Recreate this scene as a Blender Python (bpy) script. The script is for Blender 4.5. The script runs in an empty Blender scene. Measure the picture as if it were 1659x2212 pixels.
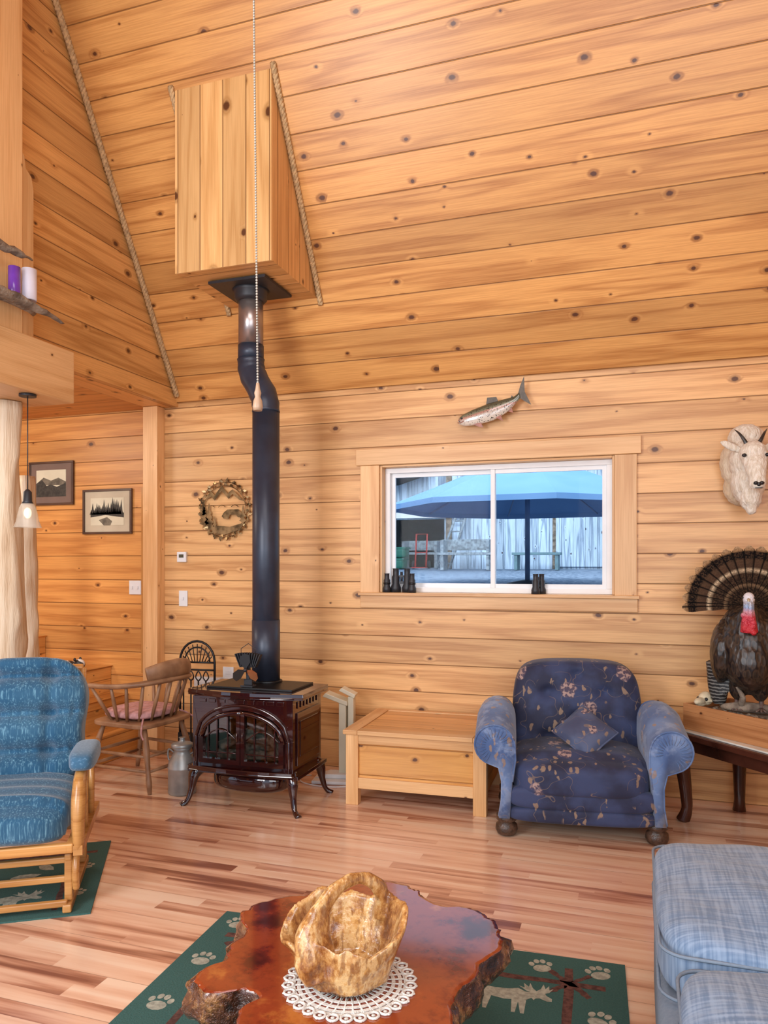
import bpy, math, random
from mathutils import Vector, Matrix, noise
random.seed(7)
S=bpy.context.scene
COL=S.collection
rad=math.radians; pi=math.pi; sin=math.sin; cos=math.cos
S.view_settings.view_transform='Standard'
cam=bpy.data.cameras.new("camera"); co=bpy.data.objects.new("camera",cam); COL.objects.link(co)
co.location=(0,-5,1.45); co.rotation_euler=(rad(90),0,rad(18.47))
cam.sensor_width=36; cam.lens=26.36; cam.shift_y=0.0515; cam.clip_start=.05; cam.clip_end=200
S.camera=co
w=bpy.data.worlds.new("world"); S.world=w; w.use_nodes=True
w.node_tree.nodes["Background"].inputs[0].default_value=(.60,.78,1,1)
w.node_tree.nodes["Background"].inputs[1].default_value=1.35
def T(x,y,z): return Matrix.Translation((x,y,z))
def R(a,ax): return Matrix.Rotation(rad(a),4,ax)
def fin(o,parent=None,label=None,cat=None,group=None):
    if parent is not None: o.parent=parent
    if label: o["label"]=label
    if cat: o["category"]=cat
    if group: o["group"]=group
    return o
class MB:
    def __init__(s): s.v=[];s.f=[];s.m=[];s.s=[]
    def add(s,vs,fs,mat=0,sm=False,M=None):
        o=len(s.v)
        s.v+=[(M@Vector(v) if M is not None else Vector(v)) for v in vs]
        s.f+=[tuple(i+o for i in f) for f in fs]; s.m+=[mat]*len(fs); s.s+=[sm]*len(fs)
        return s
    def box(s,x0,x1,y0,y1,z0,z1,mat=0,M=None):
        vs=[(x,y,z) for x in (x0,x1) for y in (y0,y1) for z in (z0,z1)]
        return s.add(vs,[(0,1,3,2),(4,6,7,5),(0,4,5,1),(2,3,7,6),(0,2,6,4),(1,5,7,3)],mat,False,M)
    def prism(s,poly,y0,y1,mat=0,M=None,sm=False):
        n=len(poly); vs=[(x,y0,z) for x,z in poly]+[(x,y1,z) for x,z in poly]
        fs=[tuple(range(n)),tuple(range(2*n-1,n-1,-1))]
        s.add(vs,fs,mat,False,M); o=len(s.v)-2*n
        s.f+=[(o+i,o+n+i,o+n+(i+1)%n,o+(i+1)%n) for i in range(n)]; s.m+=[mat]*n; s.s+=[sm]*n
        return s
    def tube(s,pts,r,n=10,mat=0,M=None,cap=True,sm=True,up=None,flat=1.,closed=False):
        P=[Vector(p) for p in pts]; L=len(P)
        if not isinstance(r,(list,tuple)): r=[r]*L
        if up is None:
            d=(P[-1]-P[0]); up=Vector((0,1,0)) if abs(d.z)>.6*(abs(d.x)+abs(d.y)+abs(d.z)) else Vector((0,0,1))
        up=Vector(up); vs=[];fs=[]
        for i,p in enumerate(P):
            t=(P[(i+1)%L]-P[i-1]) if closed else (P[min(i+1,L-1)]-P[max(i-1,0)])
            t.normalize(); a=t.cross(up)
            if a.length<1e-4: a=t.orthogonal()
            a.normalize(); b=a.cross(t)
            for j in range(n):
                q=2*pi*j/n; vs.append(p+a*cos(q)*r[i]+b*sin(q)*r[i]*flat)
        for i in range(L if closed else L-1):
            k=(i+1)%L
            for j in range(n): fs.append((i*n+j,i*n+(j+1)%n,k*n+(j+1)%n,k*n+j))
        if cap and not closed: fs.append(tuple(range(n-1,-1,-1))); fs.append(tuple((L-1)*n+j for j in range(n)))
        return s.add(vs,fs,mat,sm,M)
    def cyl(s,c,r,h,n=20,mat=0,M=None):
        return s.lathe([(r,0),(r,h)],n,mat,(M if M is not None else Matrix())@T(*c),sm=True)
    def lathe(s,prof,n=20,mat=0,M=None,sm=True,cap=True):
        vs=[];fs=[];L=len(prof)
        for r,z in prof:
            for j in range(n): q=2*pi*j/n; vs.append((r*cos(q),r*sin(q),z))
        for i in range(L-1):
            for j in range(n): fs.append((i*n+j,i*n+(j+1)%n,(i+1)*n+(j+1)%n,(i+1)*n+j))
        s.add(vs,fs,mat,sm,M)
        if cap:
            o=len(s.v)-len(vs); s.f+=[tuple(o+j for j in range(n-1,-1,-1)),tuple(o+(L-1)*n+j for j in range(n))]; s.m+=[mat]*2; s.s+=[False]*2
        return s
    def ell(s,c,r,mat=0,M=None,n=14):
        if not isinstance(r,(list,tuple)): r=(r,r,r)
        h=max(4,n//2+1); vs=[];fs=[]
        for i in range(1,h):
            a=pi*i/h
            for j in range(n): q=2*pi*j/n; vs.append((c[0]+r[0]*sin(a)*cos(q),c[1]+r[1]*sin(a)*sin(q),c[2]+r[2]*cos(a)))
        vs+=[(c[0],c[1],c[2]+r[2]),(c[0],c[1],c[2]-r[2])]; t=len(vs)-2
        for i in range(h-2):
            for j in range(n): fs.append((i*n+j,(i+1)*n+j,(i+1)*n+(j+1)%n,i*n+(j+1)%n))
        for j in range(n): fs.append((t,j,(j+1)%n)); fs.append((t+1,(h-2)*n+(j+1)%n,(h-2)*n+j))
        return s.add(vs,fs,mat,True,M)
    def rbox(s,c,h,k=6,n=10,mat=0,M=None,fn=None):
        vs=[];fs=[];key={}
        def vid(p):
            kk=tuple(round(x,5) for x in p)
            if kk not in key:
                L=(abs(p[0])**k+abs(p[1])**k+abs(p[2])**k)**(1/k); q=[x/L for x in p]
                P=Vector((q[0]*h[0],q[1]*h[1],q[2]*h[2]))
                if fn: P=Vector(fn(q,P))
                key[kk]=len(vs); vs.append(P+Vector(c))
            return key[kk]
        g=[-1+2*i/n for i in range(n+1)]
        for a in range(3):
            for sg in (-1,1):
                for i in range(n):
                    for j in range(n):
                        q=[]
                        for (u,v) in ((g[i],g[j]),(g[i+1],g[j]),(g[i+1],g[j+1]),(g[i],g[j+1])):
                            p=[0,0,0]; p[a]=sg; p[(a+1)%3]=u; p[(a+2)%3]=v; q.append(vid(p))
                        fs.append(tuple(q) if sg>0 else tuple(q[::-1]))
        return s.add(vs,fs,mat,True,M)
    def obj(s,name,mats,grain=0,loc=(0,0,0),rot=(0,0,0),parent=None,label=None,cat=None,group=None,bevel=0,sub=0,remesh=0,smooth=0):
        me=bpy.data.meshes.new(name); me.from_pydata([tuple(v) for v in s.v],[],s.f)
        for m in (mats if isinstance(mats,(list,tuple)) else [mats]): me.materials.append(m)
        uv=me.uv_layers.new(name="UVMap")
        for p in me.polygons:
            p.material_index=s.m[p.index]; p.use_smooth=s.s[p.index]
            n=p.normal; a=max(range(3),key=lambda i:abs(n[i])); ax=[i for i in range(3) if i!=a]
            if grain in ax: ua=grain; va=[i for i in ax if i!=grain][0]
            else: ua,va=ax
            for li in p.loop_indices:
                c=me.vertices[me.loops[li].vertex_index].co; uv.data[li].uv=(c[ua],c[va])
        o=bpy.data.objects.new(name,me); COL.objects.link(o); o.location=loc; o.rotation_euler=[rad(a) for a in rot]
        if remesh:
            q=o.modifiers.new("remesh",'REMESH'); q.mode='VOXEL'; q.voxel_size=remesh; q.use_smooth_shade=True
        if smooth:
            q=o.modifiers.new("smooth",'SMOOTH'); q.iterations=smooth; q.factor=.5
        if bevel:
            q=o.modifiers.new("bevel",'BEVEL'); q.width=bevel; q.segments=2; q.limit_method='ANGLE'; q.angle_limit=rad(40)
        if sub:
            q=o.modifiers.new("sub",'SUBSURF'); q.levels=sub; q.render_levels=sub
        return fin(o,parent,label,cat,group)
def thing(name,label,cat,loc,rz=0,group=None):
    e=bpy.data.objects.new(name,None); e.empty_display_size=.1; COL.objects.link(e); e.location=loc; e.rotation_euler=(0,0,rad(rz))
    return fin(e,None,label,cat,group)
def crom(P,k=6,closed=False):
    P=[Vector(p) for p in P]; L=len(P); out=[]
    for i in range(L if closed else L-1):
        g=(lambda j:P[j%L]) if closed else (lambda j:P[max(0,min(L-1,j))])
        a,b,c,d=g(i-1),g(i),g(i+1),g(i+2)
        for j in range(k):
            t=j/k; out.append(.5*((2*b)+(c-a)*t+(2*a-5*b+4*c-d)*t*t+(3*b-a-3*c+d)*t**3))
    if not closed: out.append(P[-1])
    return out
def lerps(r,k):
    out=[]
    for i in range(len(r)-1):
        for j in range(k): out.append(r[i]+(r[i+1]-r[i])*j/k)
    return out+[r[-1]]
# ---------- materials
def setin(n,i,v):
    if isinstance(v,bpy.types.NodeSocket): n.id_data.links.new(v,n.inputs[i])
    elif v is not None: n.inputs[i].default_value=v
class NB:
    def __init__(s,name):
        s.mat=bpy.data.materials.new(name); s.mat.use_nodes=True; s.nt=s.mat.node_tree
        s.b=s.nt.nodes["Principled BSDF"]
    def n(s,t,ins={},**kw):
        n=s.nt.nodes.new(t)
        for k,v in kw.items(): setattr(n,k,v)
        for k,v in ins.items(): setin(n,k,v)
        return n
    def m(s,op,a,b=None,c=None):
        n=s.n('ShaderNodeMath',operation=op); setin(n,0,a); setin(n,1,b); setin(n,2,c); return n.outputs[0]
    def mix(s,f,a,b,bt='MIX'):
        n=s.n('ShaderNodeMix',data_type='RGBA',blend_type=bt)
        setin(n,0,f); setin(n,6,a if not isinstance(a,tuple) else (*a[:3],1)); setin(n,7,b if not isinstance(b,tuple) else (*b[:3],1)); return n.outputs[2]
    def mr(s,v,a,b,c=0.,d=1.):
        n=s.n('ShaderNodeMapRange',interpolation_type='SMOOTHSTEP'); [setin(n,i,x) for i,x in enumerate((v,a,b,c,d))]; return n.outputs[0]
    def noise(s,vec,sc=5.,det=2.,rough=.5):
        n=s.n('ShaderNodeTexNoise'); setin(n,'Vector',vec); n.inputs['Scale'].default_value=sc; n.inputs['Detail'].default_value=det; n.inputs['Roughness'].default_value=rough; return n.outputs[0]
    def vor(s,vec,sc=5.,f='F1'):
        n=s.n('ShaderNodeTexVoronoi',feature=f); setin(n,'Vector',vec); n.inputs['Scale'].default_value=sc; return n
    def comb(s,x,y,z=0.):
        n=s.n('ShaderNodeCombineXYZ'); setin(n,0,x);setin(n,1,y);setin(n,2,z); return n.outputs[0]
    def sep(s,v):
        n=s.n('ShaderNodeSeparateXYZ',{0:v}); return n.outputs[0],n.outputs[1],n.outputs[2]
    def sca(s,v,x,y,z):
        n=s.n('ShaderNodeMapping',{0:v}); n.inputs['Scale'].default_value=(x,y,z); return n.outputs[0]
    def ramp(s,f,stops,mode='LINEAR'):
        n=s.n('ShaderNodeValToRGB',{0:f}); r=n.color_ramp; r.interpolation=mode
        while len(r.elements)<len(stops): r.elements.new(.5)
        for e,(p,c) in zip(r.elements,stops): e.position=p; e.color=(*c,1)
        return n.outputs[0]
    @property
    def oc(s): return s.n('ShaderNodeTexCoord').outputs['Object']
    @property
    def uv(s): return s.n('ShaderNodeTexCoord').outputs['UV']
    def col(s,c): setin(s.b,'Base Color',c if not isinstance(c,tuple) else (*c[:3],1)); return s
    def bump(s,h,st=.3,d=.01):
        n=s.n('ShaderNodeBump'); n.inputs['Strength'].default_value=st; n.inputs['Distance'].default_value=d; setin(n,'Height',h); setin(s.b,'Normal',n.outputs[0]); return s
    def p(s,**k):
        for a,v in k.items(): s.b.inputs[a.replace('_',' ')].default_value=v
        return s
def pine(name,cl,cd,w=.19,groove=True,knots=1.,rough=.4,gc=(.12,.04,.011),rings=30.,var=.26):
    k=NB(name); u,v,_=k.sep(k.uv)
    vb=k.m('DIVIDE',v,w); bi=k.m('FLOOR',vb); fr=k.m('FRACT',vb)
    if groove: r=k.n('ShaderNodeTexWhiteNoise',{'W':bi},noise_dimensions='1D').outputs[0]
    else: r=k.n('ShaderNodeObjectInfo').outputs['Random']
    uo=k.m('MULTIPLY_ADD',r,31.,u); vo=k.m('MULTIPLY_ADD',r,17.,v)
    vor=k.n('ShaderNodeTexVoronoi',{'Vector':k.comb(k.m('MULTIPLY',uo,.8),k.m('MULTIPLY',vo,1.15)),'Scale':3.5},voronoi_dimensions='2D')
    cs=k.n('ShaderNodeSeparateColor',{0:vor.outputs['Color']}).outputs[0]
    kr=k.m('MULTIPLY',k.m('MULTIPLY_ADD',k.m('POWER',k.m('MAXIMUM',k.m('SUBTRACT',cs,.22),0.),1.5),.095,k.mr(cs,.2,.24,0.,.016)),knots)
    wob=k.noise(k.comb(uo,vo),38.,2.)
    d=k.m('ADD',vor.outputs['Distance'],k.m('MULTIPLY',k.m('SUBTRACT',wob,.5),.045))
    kn=k.mr(d,k.m('MULTIPLY',kr,.5),kr,1.,0.)
    halo=k.mr(d,kr,k.m('MULTIPLY',kr,1.8),1.,0.)
    infl=k.m('MULTIPLY',k.mr(vor.outputs['Distance'],0.,.16,1.,0.),k.m('MULTIPLY',kr,16.))
    n1=k.noise(k.comb(k.m('MULTIPLY',uo,.40),k.m('MULTIPLY',vo,7.),r),1.,2.)
    ph=k.m('MULTIPLY_ADD',n1,rings,k.m('MULTIPLY',infl,6.))
    g=k.m('POWER',k.m('MULTIPLY_ADD',k.m('SINE',ph),.5,.5),2.5)
    fine=k.noise(k.comb(k.m('MULTIPLY',uo,4.),k.m('MULTIPLY',vo,150.)),1.,3.)
    f=k.m('ADD',k.m('MULTIPLY',g,.55),k.mr(fine,.3,.7,0.,.38))
    c=k.mix(f,cl,cd)
    big=k.noise(k.comb(k.m('MULTIPLY',uo,.9),k.m('MULTIPLY',vo,3.)),1.,2.)
    br=k.m('MULTIPLY_ADD',r,var,k.m('MULTIPLY_ADD',big,.36,.70))
    c=k.mix(1.,c,k.comb(br,br,br),'MULTIPLY')
    c=k.mix(k.m('MULTIPLY',halo,.7*min(1,knots)),c,tuple(x*.75 for x in cd))
    c=k.mix(k.m('MULTIPLY',kn,.93),c,(.075,.02,.007))
    if groove:
        e=k.m('MULTIPLY',k.m('MINIMUM',fr,k.m('SUBTRACT',1.,fr)),w)
        gm=k.mr(e,.001,.0048,1.,0.)
        c=k.mix(k.m('MULTIPLY',gm,.74),c,gc)
        k.bump(k.m('SUBTRACT',k.m('MULTIPLY',fine,.05),gm),.6,.006)
    k.col(c); k.b.inputs['Roughness'].default_value=rough
    return k.mat
WL,WD=(.77,.445,.185),(.47,.215,.07)
P_wall=pine("pine_wall",WL,WD)
P_ceil=pine("pine_ceiling",(.70,.355,.11),(.40,.155,.036),w=.2,rough=.35)
P_left=pine("pine_loft_wall",(.72,.39,.135),(.42,.18,.045),w=.2)
P_alc=pine("pine_alcove",(.72,.34,.095),(.46,.17,.038))
P_box=pine("pine_chase",(.76,.42,.16),(.50,.235,.07),w=.1567)
P_trim=pine("pine_trim",(.80,.49,.23),(.58,.29,.105),groove=False,knots=.4,rings=20.)
P_chest=pine("pine_chest",(.78,.39,.11),(.55,.23,.05),w=.18,knots=.8,rough=.28,gc=(.3,.12,.03))
P_honey=pine("honey_oak",(.60,.30,.09),(.38,.15,.035),groove=False,knots=.0,rough=.25)
P_barn=pine("barn_boards",(.56,.68,.78),(.13,.18,.26),w=.24,knots=.8,rough=.9,gc=(.02,.03,.05),var=.5)
def simple(name,col,rough=.5,metal=0.,var=.15,scale=8.,bump=0.,bscale=60.,col2=None,**kw):
    k=NB(name); o=k.oc; f=k.noise(o,scale,3.)
    c2=col2 or tuple(x*(1-2*var) for x in col)
    k.col(k.mix(k.mr(f,.3,.7),col,c2)); k.p(Roughness=rough,Metallic=metal,**kw)
    if bump: k.bump(k.noise(o,bscale,3.),bump,.01)
    return k.mat
M_black=simple("matte_black",(.022,.024,.03),.45)
M_iron=simple("black_iron",(.012,.011,.012),.4,.3)
M_pipe=simple("stovepipe_black",(.033,.043,.068),.38,.2,col2=(.025,.03,.048))
M_pipegloss=simple("stovepipe_polished",(.42,.37,.35),.28,.8,col2=(.24,.19,.18),scale=3.)
M_enamel=simple("burgundy_enamel",(.030,.0045,.005),.08,0.,Coat_Weight=1.,Coat_Roughness=.02)
M_white=simple("white_vinyl",(.80,.80,.80),.35,0,.03)
M_cream=simple("cream_paint",(.72,.68,.52),.4,0,.05)
M_milk=simple("galvanized_metal",(.46,.48,.47),.4,.45,.2)
M_chain=simple("dull_brass_beads",(.46,.42,.35),.45,.3)
M_copper=simple("copper_blade",(.62,.25,.12),.25,.9)
M_bronze=simple("antique_gold_metal",(.40,.26,.12),.32,.8,.4,14.)
M_olivemetal=simple("bronze_dark",(.14,.13,.08),.4,.6)
M_pink=simple("pink_cushion_fabric",(.68,.38,.38),.9,0,.15,30.,.3)
M_rope=simple("jute_rope",(.66,.44,.22),.85,0,.2,50.,.4,200.)
M_darkwood=simple("dark_mahogany",(.075,.022,.012),.22,0,.3,6.)
M_oldwood=simple("worn_brown_wood",(.38,.21,.11),.45,0,.2,9.,col2=(.22,.11,.055))
M_footwood=simple("worn_dark_feet",(.10,.055,.035),.35,0,.3,40.,.4,80.)
M_marble=simple("white_marble",(.72,.70,.62),.25,0,.1)
M_driftwood=simple("driftwood_grey",(.34,.27,.20),.9,0,.3,12.,.8,40.,col2=(.11,.08,.06))
M_bone=simple("bone",(.72,.62,.42),.6,0,.15,25.,.3)
M_tleg=simple("turkey_leg_skin",(.16,.10,.08),.6,0,.2,50.,.3)
M_roofbayshade=simple("barn_dark",(.02,.025,.03),.9)  # dark roof colour, also painted as the shade inside the open bay
M_green=simple("green_plastic",(.02,.16,.11),.5)
def glassy(name,tint,refl,fr=.5):
    k=NB(name); k.nt.nodes.remove(k.b); out=k.nt.nodes['Material Output']
    t=k.n('ShaderNodeBsdfTransparent',{0:(*tint,1)}); g=k.n('ShaderNodeBsdfGlossy',{'Roughness':.03})
    lw=k.n('ShaderNodeLayerWeight',{0:.5}); f=k.m('MULTIPLY_ADD',lw.outputs[1],fr,refl)
    x=k.n('ShaderNodeMixShader',{0:f,1:t.outputs[0],2:g.outputs[0]}); k.nt.links.new(x.outputs[0],out.inputs[0]); return k.mat
M_winglass=glassy("window_glass_clear",(.96,.98,1.),.002,.012)
M_stoveglass=glassy("stove_glass",(.7,.67,.65),.05)
k=NB("log_peeled"); o=k.oc; n1=k.noise(k.sca(o,9,9,.9),1.,5.,.6); vv=k.vor(k.sca(o,1,1,.6),4.5); kn=k.mr(vv.outputs['Distance'],.08,.16,1.,0.)
k.col(k.mix(k.m('MULTIPLY',kn,.8),k.ramp(n1,[(.32,(.40,.24,.12)),(.46,(.66,.50,.33)),(.62,(.74,.62,.46))]),(.28,.14,.06))); k.p(Roughness=.5); k.bump(n1,.8,.03); M_log=k.mat
k=NB("laminate_floor"); u,v,_=k.sep(k.uv); SW=.072; st=k.m('FLOOR',k.m('DIVIDE',v,SW)); r=k.n('ShaderNodeTexWhiteNoise',{'W':st},noise_dimensions='1D').outputs[0]
bi=k.m('FLOOR',k.m('DIVIDE',k.m('MULTIPLY_ADD',r,5.7,u),.95)); r2=k.n('ShaderNodeTexWhiteNoise',{'Vector':k.comb(st,bi)},noise_dimensions='2D').outputs[0]
fine=k.noise(k.comb(k.m('MULTIPLY_ADD',r2,19.,k.m('MULTIPLY',u,.9)),k.m('MULTIPLY',v,13.),r2),1.,3.,.55)
fl2=k.noise(k.comb(k.m('MULTIPLY_ADD',r2,7.,k.m('MULTIPLY',u,5.)),k.m('MULTIPLY',v,140.)),1.,2.)
c=k.ramp(k.m('ADD',k.m('ADD',k.m('MULTIPLY',r2,.36),k.m('MULTIPLY',k.m('SUBTRACT',fl2,.5),.10)),k.mr(fine,.28,.74,.0,.60)),[(.12,(.84,.62,.45)),(.36,(.78,.50,.34)),(.54,(.70,.41,.27)),(.70,(.50,.24,.145)),(.86,(.26,.10,.06))])
e=k.m('MULTIPLY',k.m('MINIMUM',k.m('FRACT',k.m('DIVIDE',v,SW*3)),k.m('SUBTRACT',1.,k.m('FRACT',k.m('DIVIDE',v,SW*3)))),SW*3)
c=k.mix(k.m('MULTIPLY',k.mr(e,.0008,.0022,1.,0.),.5),c,(.12,.05,.03)); k.col(c); k.p(Roughness=.2,Coat_Weight=.3,Coat_Roughness=.15); M_floor=k.mat
def velour(name,c1,c2,sx,sy,sz,sheen=.3):
    k=NB(name); o=k.oc; f=k.noise(k.sca(o,sx,sy,sz),1.,4.,.6); f2=k.noise(o,3.,2.)
    k.col(k.mix(k.m('ADD',k.mr(f,.48,.76),k.m('MULTIPLY',k.m('SUBTRACT',f2,.5),.7)),c1,c2)); k.p(Roughness=.85,Sheen_Weight=sheen); k.bump(f,.2,.003); return k.mat
M_teal=velour("teal_blue_velour",(.008,.075,.155),(.15,.33,.44),150,150,14)
M_tealpad=velour("teal_pad",(.03,.11,.20),(.13,.26,.38),90,90,90)
def floral(name,b1,b2,sheen=.1,fs=5.5,mott=0.):
    k=NB(name); o=k.oc; dn=k.n('ShaderNodeTexNoise',{'Vector':o}); dn.inputs['Scale'].default_value=18.
    dv=k.n('ShaderNodeVectorMath',{0:o},operation='ADD'); sc=k.n('ShaderNodeVectorMath',{0:dn.outputs[1]},operation='SCALE'); sc.inputs[3].default_value=.05; setin(dv,1,sc.outputs[0])
    vv=k.vor(dv.outputs[0],fs); d=vv.outputs['Distance']; cr=k.n('ShaderNodeSeparateColor',{0:vv.outputs['Color']}).outputs[0]
    on=k.m('GREATER_THAN',cr,.35); fl=k.m('MULTIPLY',k.mr(d,.23,.28,1.,0.),on)
    pet=k.noise(o,60.,2.); fc=k.mix(k.mr(pet,.44,.56),(.40,.27,.23),(.07,.05,.08))
    lv=k.vor(k.sca(dv.outputs[0],1.35,1,.55),22.); lr=k.n('ShaderNodeSeparateColor',{0:lv.outputs['Color']}).outputs[1]
    gate=k.mr(d,.62,.70,1.,0.)
    leaf=k.m('MULTIPLY',k.m('MULTIPLY',k.mr(lv.outputs['Distance'],.27,.34,1.,0.),k.m('GREATER_THAN',lr,.58)),gate)
    n2=k.noise(o,8.,1.); stem=k.m('MULTIPLY',k.m('MULTIPLY',k.mr(k.m('ABSOLUTE',k.m('SUBTRACT',n2,.5)),.002,.006,1.,0.),.5),gate)
    base=k.mix(k.mr(k.noise(o,5.,4.),.38,.62),b1,b2)
    c=k.mix(stem,base,(.24,.16,.10)); c=k.mix(k.m('MULTIPLY',leaf,.85),c,(.27,.18,.12)); c=k.mix(k.m('MULTIPLY',fl,.9),c,fc)
    if mott: c=k.mix(k.mr(k.noise(o,11.,4.,.65),.5,.66,0.,mott),c,(.26,.34,.50))
    k.col(c); k.p(Roughness=.75,Sheen_Weight=sheen); k.bump(k.noise(o,220.,2.),.15,.003); return k.mat
M_floral=floral("navy_floral_velvet",(.012,.016,.046),(.030,.045,.115))
M_floral2=floral("slate_floral_velvet_sheen",(.05,.10,.24),(.12,.20,.38),.25,5.5,.55)  # paler copy for the arms: velvet sheen and wear put into the colour
k=NB("sofa_weave"); o=k.oc; a=k.noise(k.sca(o,5,120,5),1.,2.); b2=k.noise(k.sca(o,120,5,5),1.,2.); f=k.m('MULTIPLY',k.m('ADD',a,b2),.5)
k.col(k.mix(k.mr(f,.36,.62),(.125,.20,.32),(.27,.36,.49))); k.p(Roughness=.9,Sheen_Weight=.15); k.bump(k.noise(o,7.,3.),.4,.04); M_sofa=k.mat
k=NB("sofa_side"); o=k.oc; f=k.noise(o,90.,3.); k.col(k.mix(f,(.15,.20,.27),(.25,.31,.38))); k.p(Roughness=.95); k.bump(f,.2,.002); M_sofaside=k.mat
k=NB("rug_green"); o=k.oc; f=k.noise(o,160.,2.); k.col(k.mix(f,(.022,.08,.07),(.05,.13,.115))); k.p(Roughness=1.); k.bump(f,.5,.004); M_rug=k.mat
M_rugtan=simple("rug_tan",(.44,.45,.36),1.,0,.2,60.); M_rugbrown=simple("rug_brown",(.15,.06,.045),1.,0,.3,60.)
k=NB("burl_redwood"); o=k.oc; f=k.noise(k.sca(o,3,3,3),1.7,6.,.6); g=k.noise(k.sca(o,6,6,6),5.,5.,.75)
d=k.n('ShaderNodeVectorMath',{0:o},operation='LENGTH').outputs[1]
sw=k.m('MULTIPLY_ADD',k.m('SINE',k.m('MULTIPLY',f,30.)),.035,f)
k.col(k.mix(k.m('MULTIPLY',k.mr(g,.50,.74),.5),k.ramp(k.m('ADD',sw,k.m('MULTIPLY',k.m('SUBTRACT',d,.3),.18)),[(.34,(.05,.006,.004)),(.46,(.17,.020,.008)),(.58,(.29,.050,.013)),(.74,(.46,.15,.03))]),(.08,.012,.006))); k.p(Roughness=.10,Coat_Weight=.5,Coat_Roughness=.05); M_burltop=k.mat
k=NB("burl_edge"); o=k.oc; f=k.noise(o,16.,5.,.65); k.col(k.ramp(f,[(.35,(.02,.008,.005)),(.5,(.10,.03,.012)),(.62,(.36,.16,.05)),(.75,(.08,.025,.01))])); k.p(Roughness=.15,Coat_Weight=.8); k.bump(f,.9,.04); M_burledge=k.mat
k=NB("burl_basket_wood"); o=k.oc; f=k.noise(k.sca(o,10,10,6),1.4,7.,.72); g=k.noise(k.sca(o,70,70,22),1.,3.)
c=k.ramp(f,[(.32,(.07,.022,.007)),(.42,(.26,.09,.022)),(.50,(.50,.24,.07)),(.57,(.70,.45,.20)),(.63,(.58,.30,.09)),(.72,(.30,.11,.03))]); k.col(k.mix(k.m('MULTIPLY',k.mr(g,.52,.62),.6),c,(.20,.07,.02))); k.p(Roughness=.22,Coat_Weight=.6); k.bump(k.noise(o,34.,4.),.5,.012); M_basket=k.mat
k=NB("fish_skin"); x,y,z=k.sep(k.oc); sp=k.noise(k.oc,120.,1.); c=k.ramp(k.mr(k.m('ADD',z,k.m('MULTIPLY',sp,.01)),-.05,.06),[(0,(.70,.62,.52)),(.35,(.52,.42,.35)),(.5,(.48,.22,.17)),(.62,(.24,.24,.16)),(.85,(.08,.08,.05))]); k.col(k.mix(k.mr(sp,.6,.66),c,(.04,.04,.03))); k.p(Roughness=.2,Coat_Weight=.6); M_fish=k.mat
M_fin=simple("fish_fin",(.10,.075,.05),.35,0,.2,40.); M_finred=simple("fish_fin_red",(.42,.14,.08),.35,0,.2,40.)
k=NB("goat_fur"); o=k.oc; f=k.noise(k.sca(o,90,90,20),1.,4.,.6); x,y,z=k.sep(o); back=k.mr(y,-.24,-.08); k.col(k.mix(k.m('MULTIPLY',back,.8),k.mix(k.mr(f,.35,.65),(.84,.77,.66),(.66,.56,.43)),(.58,.40,.21))); k.p(Roughness=.95,Sheen_Weight=.3); k.bump(f,.8,.014); M_fur=k.mat
M_noseb=simple("black_nose",(.012,.012,.014),.35)
M_horn=simple("grey_horn",(.07,.065,.06),.35,0,.4,30.)
k=NB("turkey_feathers"); o=k.oc; v=k.vor(k.sca(o,1,1,.38),46.); d=v.outputs['Distance']; big=k.noise(o,9.,2.); c=k.ramp(d,[(.0,(.016,.012,.011)),(.4,(.026,.018,.013)),(.55,(.055,.033,.02)),(.7,(.006,.005,.006))]); k.col(k.mix(k.mr(big,.5,.75,0.,.6),c,(.06,.03,.018))); k.p(Roughness=.36); k.bump(d,.5,.010); M_tfeather=k.mat
k=NB("turkey_barred"); o=k.oc; x,y,z=k.sep(o); s_=k.m('SINE',k.m('MULTIPLY_ADD',z,330.,k.m('MULTIPLY',k.noise(o,30.,2.),7.))); k.col(k.mix(k.mr(s_,.1,.7),(.016,.015,.015),(.20,.19,.17))); k.p(Roughness=.6); M_tbar=k.mat
k=NB("turkey_tail_bands"); o=k.oc; x,y,z=k.sep(o); d=k.n('ShaderNodeVectorMath',{0:k.sca(o,1,0,1)},operation='LENGTH').outputs[1]; bar=k.noise(k.sca(o,1,1,1),120.,3.)
ang=k.m('FRACT',k.m('MULTIPLY_ADD',k.m('ADD',k.m('ARCTAN2',z,x),.0698),1/.1823,.5)); ea=k.m('ABSOLUTE',k.m('SUBTRACT',ang,.5))
c=k.ramp(k.m('DIVIDE',d,.34),[(0,(.012,.008,.006)),(.30,(.02,.012,.008)),(.355,(.18,.11,.06)),(.38,(.022,.013,.009)),(.54,(.030,.017,.011)),(.60,(.55,.40,.25)),(.64,(.06,.032,.02)),(.76,(.07,.038,.022)),(.80,(.006,.005,.005)),(.90,(.010,.007,.006)),(.93,(.30,.17,.08)),(1,(.42,.27,.15))])
c=k.mix(k.mr(bar,.46,.58,0.,.5),c,(.10,.055,.03)); c=k.mix(k.mr(ea,.34,.47,0.,.9),c,(.003,.003,.003)); k.col(c); k.p(Roughness=.9); k.b.inputs['Specular IOR Level'].default_value=.08; M_ttail=k.mat
k=NB("turkey_head_skin"); x,y,z=k.sep(k.oc); nn=k.noise(k.oc,60.,2.); k.col(k.ramp(k.mr(k.m('MULTIPLY_ADD',nn,.03,z),-.12,.10),[(0,(.50,.02,.03)),(.4,(.55,.05,.08)),(.58,(.60,.30,.36)),(.74,(.25,.36,.55)),(.92,(.72,.70,.74))])); k.p(Roughness=.45); k.bump(k.noise(k.oc,110.,2.),.8,.01); M_thead=k.mat
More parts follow.
